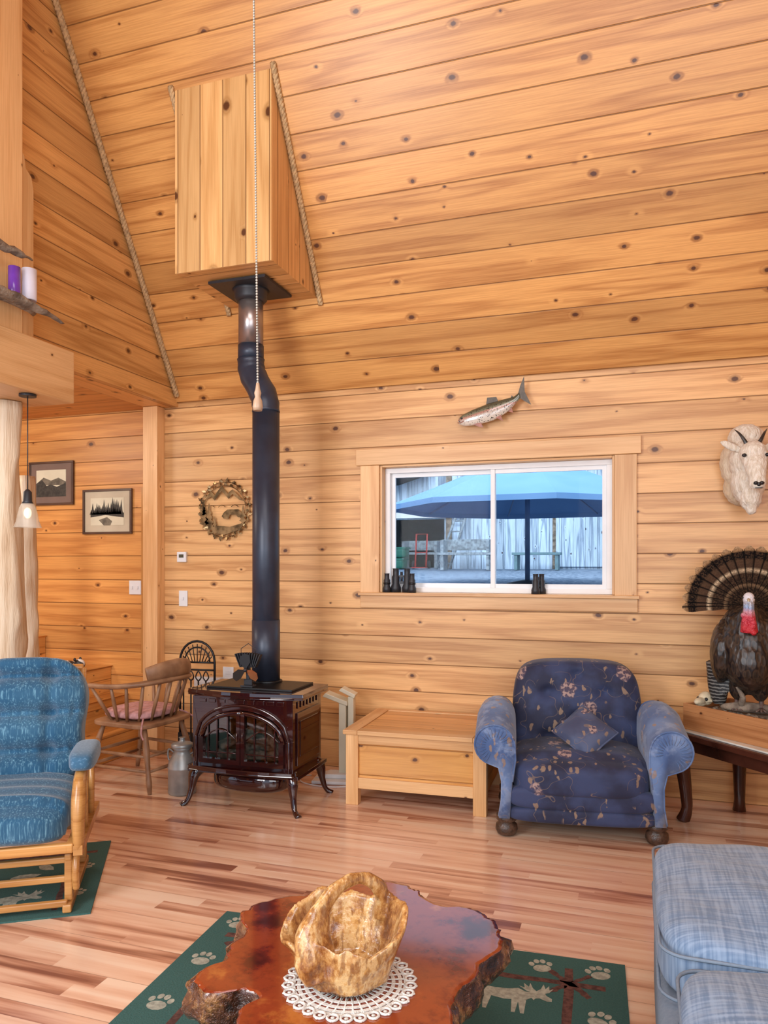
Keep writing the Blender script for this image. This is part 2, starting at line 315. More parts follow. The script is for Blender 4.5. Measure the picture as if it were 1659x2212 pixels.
k=NB("gravel_ground"); o=k.oc; f=k.noise(o,14.,5.,.7); k.col(k.mix(k.mr(f,.35,.65),(.08,.13,.20),(.36,.44,.55))); k.p(Roughness=1.); k.bump(f,.6,.05); M_gravel=k.mat
k=NB("umbrella_canvas"); o=k.oc; f=k.noise(o,3.,3.); k.col(k.mix(f,(.075,.19,.38),(.12,.25,.46))); k.p(Roughness=.8); M_umb=k.mat
M_pole=simple("umbrella_pole",(.06,.12,.25),.5)
M_lace=simple("white_lace",(.78,.76,.70),.9,0,.06,80.,.4,300.)
M_candlep=simple("purple_glass",(.20,.06,.50),.2); M_candlew=simple("white_candle",(.75,.74,.85),.4,0,.05)
k=NB("lamp_shade_glass"); k.col(k.mix(k.noise(k.oc,20.),(.78,.72,.62),(.60,.54,.44))); k.p(Roughness=.25,Alpha=.45); k.b.inputs['Emission Color'].default_value=(1,.8,.5,1); k.b.inputs['Emission Strength'].default_value=.04; M_shade=k.mat
k=NB("bulb_glow"); k.b.inputs['Emission Color'].default_value=(1,.75,.4,1); k.b.inputs['Emission Strength'].default_value=2.; k.col(k.mix(k.noise(k.oc,3.),(1,.8,.5),(1,.85,.6))); M_bulb=k.mat
k=NB("sepia_print"); o=k.uv; f=k.noise(o,9.,4.); k.col(k.mix(f,(.55,.50,.36),(.75,.70,.52))); M_sepia=k.mat
M_sepiadark=simple("sepia_dark",(.05,.045,.035),.6,0,.3,40.); M_sepiamid=simple("sepia_mid",(.20,.17,.12),.6,0,.3,20.)
M_mat=simple("picture_matboard",(.58,.50,.36),.8,0,.05); M_matbrown=simple("picture_matboard_brown",(.20,.13,.10),.8,0,.05)
M_frame=simple("brown_frame",(.10,.05,.03),.35)
M_ceramicfire=simple("charred_log",(.55,.46,.38),.9,0,.3,25.,.8,60.,col2=(.07,.055,.045))
M_red=simple("red_paint",(.5,.05,.04),.4)
# ---------- structure
def struct(o): o["kind"]="structure"; return o
m=MB()
for a in [(-3.6,-1.70,0,.14,0,2.72),(-.12,2.4,0,.14,0,2.72),(-1.70,-.12,0,.14,0,1.255),(-1.70,-.12,0,.14,2.15,2.72)]: m.box(*a)
struct(m.obj("wall_back",P_wall))
struct(MB().box(-6.2,-3.6,0,.14,0,2.9).obj("wall_alcove",P_alc))
struct(MB().box(-6.3,-6.2,-5.8,.14,0,2.9).obj("wall_far_left",P_alc,grain=1))
struct(MB().box(2.4,2.5,-5.8,.14,0,7.6).obj("wall_right",P_wall,grain=1))
struct(MB().box(-3.6,2.4,0,.1,0,5.65).obj("ceiling",P_ceil,loc=(0,-.015,2.70),rot=(30.87,0,0)))
struct(MB().box(-3.6,2.4,-.1,0,-5.65,0).obj("ceiling_rear",P_ceil,loc=(0,-2.93,7.56),rot=(-30.87,0,0)))
struct(MB().box(-6.2,-3.6,-5.8,0,2.67,2.8).obj("ceiling_alcove",P_alc))
poly=[(0,2.67),(0,2.70),(-1.9,2.70+1.9*1.673),(-1.9,2.67)]
struct(MB().prism(poly,3.35,3.6,M=R(90,'Z')).obj("wall_left",P_left,grain=1))
struct(MB().box(-3.6,-3.55,-5.8,-1.9,2.67,7.6).obj("wall_loft",P_left,grain=1))
struct(MB().box(-6.2,2.4,-5.8,.0,-.1,0).obj("floor",M_floor))
struct(MB().box(-3.6,-3.47,-.10,-.001,0,2.668).obj("trim_1",P_trim,grain=2,bevel=.003))
struct(MB().box(-3.665,-3.606,-.03,-.001,.6,2.05).obj("trim_2",P_honey,grain=2))
def trim(n,*a,g=0): struct(MB().box(*a).obj("trim_%d"%n,P_trim,grain=g,bevel=.003))
trim(3,-1.87,.04,-.032,-.001,2.15,2.262); trim(4,-1.84,-1.70,-.022,-.001,1.255,2.149,g=2); trim(5,-.12,.015,-.022,-.001,1.255,2.149,g=2)
trim(6,-1.84,.02,-.022,-.001,1.15,1.235); trim(7,-1.85,.03,-.045,.139,1.235,1.256)
trim(8,-1.70,-1.685,.0,.138,1.257,2.149,g=2); trim(9,-.135,-.12,.0,.138,1.257,2.149,g=2); trim(10,-1.685,-.135,.0,.138,2.135,2.149)
m=MB(); a,b,c,d=-1.684,-.136,1.257,2.134; f=.035
m.box(a,b,.07,.13,c,c+f).box(a,b,.07,.13,d-f,d).box(a,a+f,.07,.13,c+f,d-f).box(b-f,b,.07,.13,c+f,d-f)
m.box(-.93,-.90,.075,.10,c+f,d-f)
W1=struct(m.obj("window_1",M_white,bevel=.002))
def sash(x0,x1,y):
    m=MB(); z0,z1=c+f,d-f; g=.028
    m.box(x0,x1,y,y+.02,z0,z0+g).box(x0,x1,y,y+.02,z1-g,z1).box(x0,x0+g,y,y+.02,z0+g,z1-g).box(x1-g,x1,y,y+.02,z0+g,z1-g)
    m.obj("window_sash",M_white,parent=W1)
    MB().box(x0+g,x1-g,y+.008,y+.012,z0+g,z1-g).obj("window_glass",M_winglass,parent=W1)
sash(a+f,-.90,.108); sash(-.93,b-f,.085)
struct(MB().box(-3.45,-3.1,-2.8,-1.42,2.39,2.69).obj("trim_11",P_trim,grain=1,bevel=.008))
struct(MB().box(-3.34,-3.12,-2.35,-1.79,2.69,5.0).obj("trim_12",P_trim,grain=2,bevel=.005))
pl=[(-1.705,2.69),(-1.705,3.50),(-1.72,3.57),(-1.76,3.60),(-1.77,3.66),(-1.788,3.68),(-1.788,2.69)]
struct(MB().prism(pl,3.13,3.33,M=R(90,'Z')).obj("trim_13",P_trim,grain=2))
def logpost(x,y,r,z1,name,label):
    n=32; m=MB(); H=int(z1/.05); vs=[];fs=[]
    kn=[(random.uniform(-1.6,1.2),random.uniform(.5,z1-.2)) for _ in range(12)]
    for i in range(H+1):
        z=z1*i/H
        for j in range(n):
            q=2*pi*j/n; rr=r*(1.10-.16*i/H)*(1+.30*noise.noise(Vector((cos(q)*1.2,sin(q)*1.2,z*2.2+x))))
            for ka,kz in kn:
                da=(q-ka+pi)%(2*pi)-pi; rr+=r*.16*math.exp(-(da**2)/.12-((z-kz)**2)/.003)
            vs.append((rr*cos(q)+.015*sin(z*2.3),rr*sin(q),z))
    for i in range(H):
        for j in range(n): fs.append((i*n+j,i*n+(j+1)%n,(i+1)*n+(j+1)%n,(i+1)*n+j))
    fs+= [tuple(range(n-1,-1,-1)),tuple(H*n+j for j in range(n))]
    return m.add(vs,fs,0,True).obj(name,M_log,loc=(x,y,0),label=label,cat="post")
logpost(-3.43,-1.60,.090,2.385,"log_post","peeled pale knotty log post holding up the heavy beam")
logpost(-4.03,-.82,.066,2.07,"newel_post","slim peeled log newel post beside the stair steps")
prof=[(-6.1,0),(-3.66,0),(-3.66,.20),(-3.68,.215),(-3.82,.215),(-3.82,.415),(-3.80,.43),(-3.97,.43),(-3.97,.63),(-3.95,.646),(-4.62,.646),(-4.62,.85),(-4.60,.866),(-4.9,.866),(-4.9,1.08),(-6.1,1.08)]
struct(MB().prism(prof,-.76,-.005).obj("stairs",P_chest,grain=1))
def rope(name,p0,p1,r,label):
    p0,p1=Vector(p0),Vector(p1); d=p1-p0; L=d.length; d.normalize(); a=d.orthogonal().normalized(); b=d.cross(a); m=MB(); N=int(L/.012)
    for s_ in range(3):
        pts=[]
        for i in range(N+1):
            q=2*pi*(i*.012/.075)+s_*2*pi/3; pts.append(p0+d*(L*i/N)+(a*cos(q)+b*sin(q))*r*.52)
        m.tube(pts,r*.56,6,up=d.cross(Vector((1,.1,.2))))
    return m.obj(name,M_rope,label=label,cat="rope")
cz=lambda y:2.70+(-y-.015)*1.673
rope("rope_trim",(-3.325,-.05,cz(-.05)-.02),(-3.325,-2.3,cz(-2.3)-.02),.021,"twisted jute rope trim along the sloped ceiling corner")
rope("rope_trim",(-2.01,-.33,cz(-.33)-.02),(-2.01,-1.04,cz(-1.04)-.02),.019,"twisted jute rope trim where chimney box meets ceiling")
rope("rope_trim",(-2.71,-.33,cz(-.33)-.02),(-2.71,-1.04,cz(-1.04)-.02),.019,"twisted jute rope trim where chimney box meets ceiling")
yb=-.335
pl=[(-1.0,3.25),(-1.0,cz(-1.0)-.005),(yb,3.25)]
E=thing("chimney_box","pine boarded wedge chimney box under the sloped ceiling","chimney box",(0,0,0))
MB().prism(pl,2.03,2.69,M=R(90,'Z')).obj("boards",P_box,grain=2,parent=E)
MB().box(-2.69,-2.03,-1.02,-1.0005,3.245,cz(-1.02)-.005).obj("front_panel",pine("pine_chase_front",(.82,.50,.21),(.58,.30,.10),w=.157,knots=1.5),grain=2,parent=E,bevel=.002)
# stovepipe
E=thing("stovepipe","black stovepipe with offset elbow rising into the chimney box","stovepipe",(0,0,0))
MB().tube([(-2.22,-.72,.722),(-2.22,-.72,2.42)],.086,32).tube([(-2.22,-.72,.722),(-2.22,-.72,1.10)],.089,32).obj("lower_pipe",M_pipe,parent=E)
e=crom([(-2.22,-.72,2.42),(-2.224,-.718,2.47),(-2.25,-.705,2.54),(-2.33,-.675,2.66),(-2.355,-.662,2.72),(-2.36,-.66,2.78)],3)
MB().tube(e,[.085+.004*(i%3==0) for i in range(len(e))],32,up=(0,1,0)).obj("elbow",M_pipe,parent=E)
MB().tube([(-2.36,-.66,2.78),(-2.36,-.66,2.87)],.083,32).obj("pipe_joint",M_pipe,parent=E)
MB().tube([(-2.36,-.66,2.87),(-2.36,-.66,3.215)],.080,32).obj("upper_pipe",M_pipegloss,parent=E,label="brushed grey brown metal pipe section")
MB().lathe([(.086,3.15),(.105,3.17),(.105,3.215),(.12,3.225)],32,M=T(-2.36,-.66,0)).box(-2.56,-2.16,-.85,-.47,3.226,3.243).obj("ceiling_collar",M_black,parent=E)
# ---------- stove
E=thing("wood_stove","dark burgundy enamel stove with arched glass doors","stove",(-2.21,-.84,0),1); E.scale=(1.10,.88,1)
m=MB(); m.box(-.30,.30,.20,.24,.22,.66).box(-.30,-.27,-.22,.20,.22,.66).box(.27,.30,-.22,.20,.22,.66).box(-.27,.27,-.22,.20,.22,.25).box(-.27,.27,-.22,.20,.62,.66)
m.box(-.33,.33,-.25,.26,.20,.222)
for i in range(7): m.box(.30,.306,-.18+i*.055,-.155+i*.055,.605,.645)
m.box(.30,.308,-.19,.19,.27,.58).box(.308,.312,-.15,.15,.32,.53)
m.obj("body",M_enamel,parent=E,bevel=.004)
def arc(w,h0,rise,n=14):
    return [(-w+2*w*i/n, h0+rise*math.sqrt(max(0,1-((-w+2*w*i/n)/w)**2))) for i in range(n+1)]
AW,AH,AR=.252,.42,.165
ins=arc(AW,AH,AR); m=MB()
outer_t=[(-.30+.60*i/14,.66) for i in range(15)]
vs=[];fs=[]
for y in (-.245,-.215):
    for p in outer_t+ins: vs.append((p[0],y,p[1]))
for i in range(14): fs+= [(i,i+1,16+i,15+i),(30+i+1,30+i,45+i,46+i),(15+i,16+i,46+i,45+i)]
m.add(vs,fs); m.box(-.30,-AW,-.245,-.215,.22,AH).box(AW,.30,-.245,-.215,.22,AH).box(-AW,AW,-.245,-.215,.22,.265)
m.prism([(-.30,AH),(-AW,AH),(-.30,.66)],-.245,-.215).prism([(.30,AH),(AW,AH),(.30,.66)],-.245,-.215)
m.tube([(x,-.25,z) for x,z in arc(.278,AH,.195,20)],.009,8,up=(0,1,0)); m.tube([(-.278,-.25,.23),(-.278,-.25,AH)],.009,8); m.tube([(.278,-.25,.23),(.278,-.25,AH)],.009,8)
for i in range(9): m.box(-.255+i*.058,-.215+i*.058,-.252,-.243,.625,.648)
m.obj("front_plate",M_enamel,parent=E,bevel=.002)
for sg in (-1,1):
    m=MB(); g=arc(AW-.004,AH-.015,AR,20); half=[p for p in g if p[0]*sg>=-.001]; half.sort(key=lambda p:p[0])
    m.tube([(x,-.255,z) for x,z in half],.013,8,up=(0,1,0),flat=.8)
    e_=AW-.026; m.box(min(0.002*sg,.024*sg),max(.002*sg,.024*sg),-.268,-.242,.265,.565); m.box(min(e_*sg,AW*sg),max(e_*sg,AW*sg),-.268,-.242,.265,AH); m.box(min(.024*sg,e_*sg),max(.024*sg,e_*sg),-.268,-.242,.265,.292)
    for x in (.08,.145,.20): m.box(sg*x-.0035,sg*x+.0035,-.258,-.250,.29,AH-.015+(AR-.015)*math.sqrt(1-(x/AW)**2))
    m.tube([(sg*(.03+.195*i/10),-.254,.41+.06*sin(pi*i/10)) for i in range(11)],.004,6,up=(0,1,0))
    m.tube([(sg*(.03+.195*i/10),-.254,.33) for i in range(11)],.004,6)
    m.ell((sg*.016,-.272,.43),(.006,.012,.03))
    D=m.obj("door",M_enamel,parent=E)
    gp=[(.024*sg,.29)]+[(x,z-.01) for x,z in (half if sg>0 else half[::-1]) if abs(x)>.024]+[(e_*sg,.29)]
    MB().prism(gp,-.247,-.245).obj("door_glass",M_stoveglass,parent=D)
tp=[(-.34,.25),(.34,.25),(.345,-.18)]+[(.345-.69*i/12,-.21-.06*sin(pi*i/12)) for i in range(13)]+[(-.345,-.18)]
m=MB(); n=len(tp); vs=[(x,y,.66) for x,y in tp]+[(x*1.01,y*1.01,.675) for x,y in tp]+[(x,y,.695) for x,y in tp]
fs=[tuple(range(n)),tuple(2*n+i for i in range(n))[::-1]]+[(i,(i+1)%n,n+(i+1)%n,n+i) for i in range(n)]+[(n+i,n+(i+1)%n,2*n+(i+1)%n,2*n+i) for i in range(n)]
m.add(vs,fs); m.obj("top_plate",M_enamel,parent=E,bevel=.003)
MB().box(-.26,.26,-.15,.22,.695,.708).cyl((-.01,.136,.705),.10,.016,28).obj("griddle",M_iron,parent=E,bevel=.003)
m=MB(); ap=[(-.31,.0)]+[(-.31+.62*i/10,-.05-.035*sin(pi*i/10)) for i in range(11)]+[(.31,.0)]
n=len(ap); vs=[(x,y-.235,.225) for x,y in ap]+[(x,y-.235,.25) for x,y in ap]; m.add(vs,[tuple(range(n)),tuple(range(2*n-1,n-1,-1))]+[(i,(i+1)%n,n+(i+1)%n,n+i) for i in range(n)])
m.obj("ash_lip",M_enamel,parent=E,bevel=.004)
MB().rbox((0,-.04,.15),(.23,.19,.075),3,14).obj("ash_pan",M_enamel,parent=E)
for sx in (-1,1):
    for sy in (-1,1):
        P=crom([(sx*.27,sy*.20,.22),(sx*.295,sy*.235,.18),(sx*.305,sy*.25,.10),(sx*.32,sy*.27,.03),(sx*.35,sy*.29,.0)],4)
        MB().tube(P,lerps([.040,.034,.019,.014,.020],4),10).obj("leg",M_enamel,parent=E)
for i,(a,b) in enumerate([((-.2,-.12,.29),(.17,-.10,.30)),((-.17,.0,.31),(.2,-.02,.33)),((-.18,-.14,.34),(.02,.04,.45)),((.2,-.14,.33),(.03,.02,.44)),((-.1,-.06,.39),(.15,-.04,.37))]):
    P=[Vector(a).lerp(Vector(b),t/6)+Vector((0,0,.008*noise.noise(Vector((t,i,0))))) for t in range(7)]
    MB().tube(P,[.030+.007*noise.noise(Vector((i*3,t*.9,2))) for t in range(7)],10).obj("ceramic_log",M_ceramicfire,parent=E,label="charred tan fire log")
E=thing("stove_fan","small heat powered stove fan with dark and copper blades","fan",(-2.225,-.94,.709)); E.scale=(.9,.9,.92)
MB().box(-.045,.045,-.03,.03,0,.012).box(-.03,.03,-.008,.008,.012,.05).box(-.012,.012,-.012,.012,.05,.13).obj("base",M_black,parent=E,bevel=.002)
m=MB()
for i in range(-5,6): m.box(-.003,.003,-.018,.02,.13,.225,M=T(i*.010,0,0)@T(0,0,.12)@R(i*5,'Y')@T(0,0,-.12))
m.box(-.055,.055,-.006,.006,.17,.18); m.tube([(-.055,0,.215),(-.055,0,.25),(0,0,.285),(.055,0,.25),(.055,0,.215)],.0025,6,up=(0,1,0)); m.obj("heat_fins",M_black,parent=E)
for i,a in enumerate((20,140,260)):
    pts=[(0,0),(.02,.018),(.045,.04),(.085,.045),(.108,.015),(.10,-.02),(.055,-.028),(.02,-.010)]
    MB().prism(pts,-.001,.001,M=T(0,-.04,.115)@R(a+15,'Y')@R(22,'X')).obj("blade",[M_copper if i==0 else M_iron],parent=E)
MB().lathe([(.014,0),(.014,.02),(.005,.03)],14,M=T(0,-.025,.115)@R(90,'X')).obj("hub",M_black,parent=E)
# ---------- chest
E=thing("blanket_chest","honey pine blanket chest with panelled lid, below the window","chest",(-1.245,-.395,0),2); E.scale=(.97,1,1)
for sx in (-1,1):
    for sy in (-1,1): MB().box(sx*.40-.04,sx*.40+.04,sy*.325-.03,sy*.325+.03,0,.425).obj("leg",P_trim,grain=2,parent=E,bevel=.003)
m=MB(); m.box(-.36,.36,-.335,-.31,.10,.41).box(-.36,.36,.31,.335,.10,.41).box(-.425,-.40,-.295,.295,.10,.41).box(.40,.425,-.295,.295,.10,.41).box(-.40,.40,-.31,.31,.10,.12)
m.obj("body",P_chest,parent=E,bevel=.002)
for z0,z1 in ((.10,.165),(.37,.424)): MB().box(-.36,.36,-.352,-.335,z0,z1).obj("front_rail",P_trim,parent=E,bevel=.002)
D=MB().box(-.36,.36,-.29,.30,.426,.447).obj("lid",P_chest,parent=E,bevel=.002)
for x in (-.455,.362): MB().box(x,x+.093,-.37,.35,.426,.452).obj("lid_stile",P_trim,grain=1,parent=D,bevel=.003)
for y0,y1 in ((-.37,-.291),(.30,.35)): MB().box(-.361,.361,y0,y1,.426,.452).obj("lid_rail",P_trim,grain=0,parent=D,bevel=.003)
# ---------- armchair
E=thing("armchair","navy floral velvet armchair with worn, sheen-paled blue rolled arms","armchair",(-.315,-.60,0),8)
def backfn(q,P):
    x,y,z=P; wv=1+.04*sin((q[2]+1)*1.5)-.06*max(0,q[2]-.3)*abs(q[0])
    if q[1]<0:
        b=0
        for bx,bz in ((-.45,.45),(.45,.45),(0,.0),(-.45,-.35),(.45,-.35),(0,.75)): b+=math.exp(-((q[0]-bx)**2+(q[2]-bz)**2)/.012)
        y+=.045*b-.02*(1-q[0]**2)*(1-q[2]**2)
    return (x*wv,y+.10*q[2]*.6,z+.02*(1-q[0]**2)*(q[2]>0)*q[2])
MB().rbox((0.01,.20,.56),(.355,.125,.30),6,34,fn=backfn).obj("backrest",M_floral,parent=E)
MB().rbox((0,-.07,.335),(.36,.35,.095),5,20,fn=lambda q,P:(P.x,P.y,P.z+.03*(1-q[0]**2)*(1-q[1]**2)*(q[2]>0)-.02*(q[1]<-.6))).obj("seat_cushion",M_floral,parent=E)
m=MB().box(-.40,.40,-.34,.30,.11,.26); m.rbox((0,-.345,.225),(.375,.06,.065),4,18).rbox((0,-.345,.135),(.375,.06,.042),4,16)
m.obj("base",M_floral,parent=E)
for sg in (-1,1):
    c0=(.448,.498); r=.108
    pr=[(.365,.11),(.352,.30),(.335,.42),(.338,.50)]+[(c0[0]+r*cos(a),c0[1]+r*sin(a)) for a in [rad(165-i*15) for i in range(0,17)]]+[(.425,.375),(.408,.30),(.410,.20),(.425,.11)]
    vs=[];fs=[];n=len(pr); ys=[-.39,-.38,-.365,-.34,-.2,-.08,.05,.15]
    for i,y in enumerate(ys):
        k_=[.90,.97,.995,1,1,1,.95,.88][i]
        for (x,z) in pr:
            dz=.085*min(1,max(0,(y+.34)/.30))*max(0,min(1,(z-.3)/.15))
            cx,cz_=.40,.40; vs.append((sg*(cx+(x-cx)*k_),y,(cz_+(z-cz_)*k_ if z>.12 else z)+dz))
    for i in range(len(ys)-1):
        for j in range(n): q=(i*n+j,i*n+(j+1)%n,(i+1)*n+(j+1)%n,(i+1)*n+j); fs.append(q if sg<0 else q[::-1])
    fs+=[tuple(range(n)) if sg>0 else tuple(range(n))[::-1],tuple((len(ys)-1)*n+j for j in range(n))]
    m=MB().add(vs,fs,0,True)
    for j in range(19):
        q0=(c0[0],c0[1]-.01); a=rad(190-j*14)
        m.tube([(sg*(q0[0]+.045*cos(a)),-.391,q0[1]+.045*sin(a)),(sg*(q0[0]+.07*cos(a)),-.393,q0[1]+.07*sin(a)),(sg*(q0[0]+.092*cos(a)),-.386,q0[1]+.092*sin(a))],[.001,.0035,.006],6,up=(0,1,0))
    m.tube([(sg*(.40+(x-.40)*.97),-.386,.40+(z-.40)*.97) for x,z in pr[1:]],.005,6,up=(0,1,0))
    m.obj("armrest",M_floral2,parent=E)
    for y in (-.32,.22):
        MB().lathe([(.025,0),(.05,.012),(.060,.035),(.056,.06),(.038,.075),(.054,.085),(.054,.112)],20,M=T(sg*.385,y,0)).obj("foot",M_footwood,parent=E)
m=MB(); N=18; hs=.125
for sd in (1,-1):
    vs=[];fs=[]
    for i in range(N+1):
        for j in range(N+1):
            u_,v_=-1+2*i/N,-1+2*j/N
            vs.append((u_*hs*(1-.06*(1-v_*v_)*abs(u_)),v_*hs*(1-.06*(1-u_*u_)*abs(v_)),sd*.048*((1-u_**4)*(1-v_**4))**.6))
    for i in range(N):
        for j in range(N): a_=i*(N+1)+j; q=(a_,a_+N+1,a_+N+2,a_+1); fs.append(q if sd>0 else q[::-1])
    m.add(vs,fs,0,True,R(45,'Z'))
m.tube([R(45,'Z')@Vector(p) for p in ((hs,hs,0),(0,hs*.94,0),(-hs,hs,0),(-hs*.94,0,0),(-hs,-hs,0),(0,-hs*.94,0),(hs,-hs,0),(hs*.94,0,0))],.006,6,closed=True,up=(0,0,1))
m.obj("throw_pillow",floral("pillow_floral",(.045,.055,.11),(.08,.105,.19),.1,10.),loc=(-.333+.075,-.594-.145,.53),rot=(45,0,10),label="small diamond set navy floral pillow resting on the armchair",cat="pillow")
# ---------- captain chair
def chair():
    E=thing("wooden_chair","old spindle back captain chair with round arms","chair",(-3.14,-.72,0),-97)
    m=MB(); m.rbox((0,0,.415),(.25,.24,.02),6,12); m.obj("seat",M_oldwood,parent=E)
    legs=[((-.18,-.17,.40),(-.25,-.29,0)),((.18,-.17,.40),(.25,-.29,0)),((-.17,.17,.40),(-.23,.27,0)),((.17,.17,.40),(.23,.27,0))]
    for a,b in legs:
        P=[Vector(a).lerp(Vector(b),t/6) for t in range(7)]; MB().tube(P,[.014,.018,.022,.018,.015,.019,.013],10).obj("leg",M_oldwood,parent=E)
    m=MB()
    for z in (.13,.22):
        L=[Vector(a).lerp(Vector(b),1-z/.40) for a,b in legs]
        for i,j in ((0,1),(0,2),(1,3),(2,3)): m.tube([L[i],(L[i]+L[j])/2,L[j]],[.009,.013,.009],8)
    m.obj("stretcher",M_oldwood,parent=E)
    U=crom([(-.29,-.20,.665),(-.29,.0,.67),(-.25,.16,.685),(-.12,.26,.70),(0,.28,.705),(.12,.26,.70),(.25,.16,.685),(.29,0,.67),(.29,-.20,.665)],6)
    MB().tube(U,[.022+.008*max(0,1-abs(i-24)/40) for i in range(len(U))],10,up=(0,0,1),flat=.65).obj("arm_rail",M_oldwood,parent=E)
    C=crom([(-.20,.215,.745),(-.12,.265,.765),(0,.29,.775),(.12,.265,.765),(.20,.215,.745)],6)
    MB().tube(C,lerps([.02,.024,.026,.024,.02],6),12,up=(0,0,1),flat=2.3).obj("crest",M_oldwood,parent=E)
    for i in range(12):
        q=i/11; u=U[int(1+q*(len(U)-3))]; a=pi*(1.14-1.28*q); b=Vector((.215*cos(a),-.0+.20*sin(a),.43))
        MB().tube([b,b.lerp(u,.5),u],[.009,.013,.009],8).obj("spindle",M_oldwood,parent=E)
    return E
chair()
E=thing("chair_pad","round tufted pink seat pad with ties on wooden chair","cushion",(-3.15,-.72,.437),-97)
def cf(q,P):
    b=sum(math.exp(-((q[0]-x)**2+(q[1]-y)**2)/.03) for x,y in ((0,0),(.45,.45),(-.45,.45),(.45,-.45),(-.45,-.45)))
    return (P.x,P.y,P.z-(.018*b if q[2]>0 else 0))
MB().rbox((0,0,.034),(.205,.20,.033),3.5,18,fn=cf).obj("pad",M_pink,parent=E)
for s_ in (-1,1): MB().tube(crom([(s_*.17,.17,.02),(s_*.21,.20,.0),(s_*.262,.24,-.05),(s_*.26,.255,-.09)],4),.006,6).obj("tie",M_pink,parent=E)
# ---------- fireplace tools
E=thing("fireplace_tool_rack","black iron arched rack with hanging fireplace tools","tool rack",(-3.04,-.22,0),4)
m=MB(); A=[(-.14,0,0),(-.14,0,.74)]+[(.14*-cos(pi*i/12),0,.74+.15*sin(pi*i/12)) for i in range(1,12)]+[(.14,0,.74),(.14,0,0)]
m.tube(A,.009,8,up=(0,1,0)); m.tube([(x*.72,0,(z-.74)*.7+.74 if z>.74 else z) for x,y,z in A if z>=.74],.006,6,up=(0,1,0))
for z in (.68,.735): m.tube([(-.14,0,z),(.14,0,z)],.007,8)
for i in range(9): m.tube([(-.08+.02*i,0,.74),(-.13*cos(pi*(i+1)/10)*.95,0,.74+.13*sin(pi*(i+1)/10))],.004,6)
m.box(-.16,.16,-.11,.11,0,.012); m.obj("frame",M_iron,parent=E)
for i,x in enumerate((-.10,-.04,.02,.08)):
    m=MB(); m.tube([(x,-.02,.10),(x,-.02,.60)],.006,8); m.tube(crom([(x,-.02,.60),(x-.022,-.02,.63),(x,-.02,.672),(x+.022,-.02,.63),(x,-.02,.60)],4),.005,6,up=(0,1,0))
    if i==0: m.box(x-.04,x+.04,-.03,.0,.08,.22)
    elif i==1: m.lathe([(.02,.0),(.035,.04),(.03,.12),(.012,.16)],12,M=T(x,-.02,.06))
    elif i==2: m.tube([(x,-.02,.10),(x+.03,-.02,.13)],.006,6)
    else: m.tube([(x,-.02,.10),(x-.015,-.02,.04)],.006,6)
    m.obj(["shovel","brush","poker","tongs"][i],M_iron,parent=E)
m=MB(); m.box(-2.95,-2.86,-.012,-.001,.55,.68)
for i in range(2): m.box(-2.93,-2.88,-.016,-.012,.57+i*.055,.60+i*.055)
m.obj("wall_outlet",M_white,label="white electrical outlet low on the pine wall",cat="outlet",bevel=.002)
m=MB(); m.box(-3.17,-2.95,-.06,-.001,.05,.60)
for i in range(14): m.box(-3.16,-2.96,-.066,-.06,.08+i*.036,.10+i*.036)
m.obj("wall_heater",M_white,label="white louvered wall heater behind the tool rack",cat="heater",bevel=.002)
E=thing("milk_can","small galvanized milk can on the floor beside the stove","milk can",(-2.73,-.88,0))
MB().lathe([(.085,0),(.088,.01),(.088,.16),(.092,.165),(.088,.17),(.085,.20),(.06,.245),(.05,.26),(.05,.275),(.066,.29)],28).obj("body",M_milk,parent=E)
MB().lathe([(.045,.275),(.068,.292),(.07,.31),(.055,.318),(.02,.325),(.015,.345),(.022,.352)],24).obj("lid",M_milk,parent=E)
for sg in (-1,1): MB().tube(crom([(sg*.06,0,.25),(sg*.10,0,.27),(sg*.105,0,.22),(sg*.086,0,.18)],4),.006,6,up=(0,1,0)).obj("handle",M_milk,parent=E)
E=thing("slatted_stand","cream painted wooden stand with slanted tops on flat base","stand",(-1.87,-.25,0),10)
m=MB().box(-.03,.02,-.05,.05,.03,.52).box(.03,.07,-.04,.04,.03,.56); m.obj("upright",M_cream,parent=E,bevel=.006)
m=MB(); m.prism([(-.14,.56),(-.12,.585),(.03,.53),(.03,.50)],-.06,.06); m.prism([(-.03,.60),(-.01,.62),(.085,.575),(.075,.55)],-.05,.05); m.obj("slanted_top",M_cream,parent=E,bevel=.004)
MB().box(-.19,.09,-.17,.06,0,.022).prism([(-.19,.022),(.06,.022),(.06,.05),(-.1,.05)],-.10,.02).obj("base",M_white,parent=E,bevel=.006)
MB().tube(crom([(-2.10,-.28,.008),(-2.16,-.33,.008),(-2.08,-.46,.008),(-1.9,-.50,.008),(-1.76,-.44,.008),(-1.73,-.34,.008)],8),.004,6).obj("power_cord",M_white,label="thin white power cord on the floor",cat="cord")
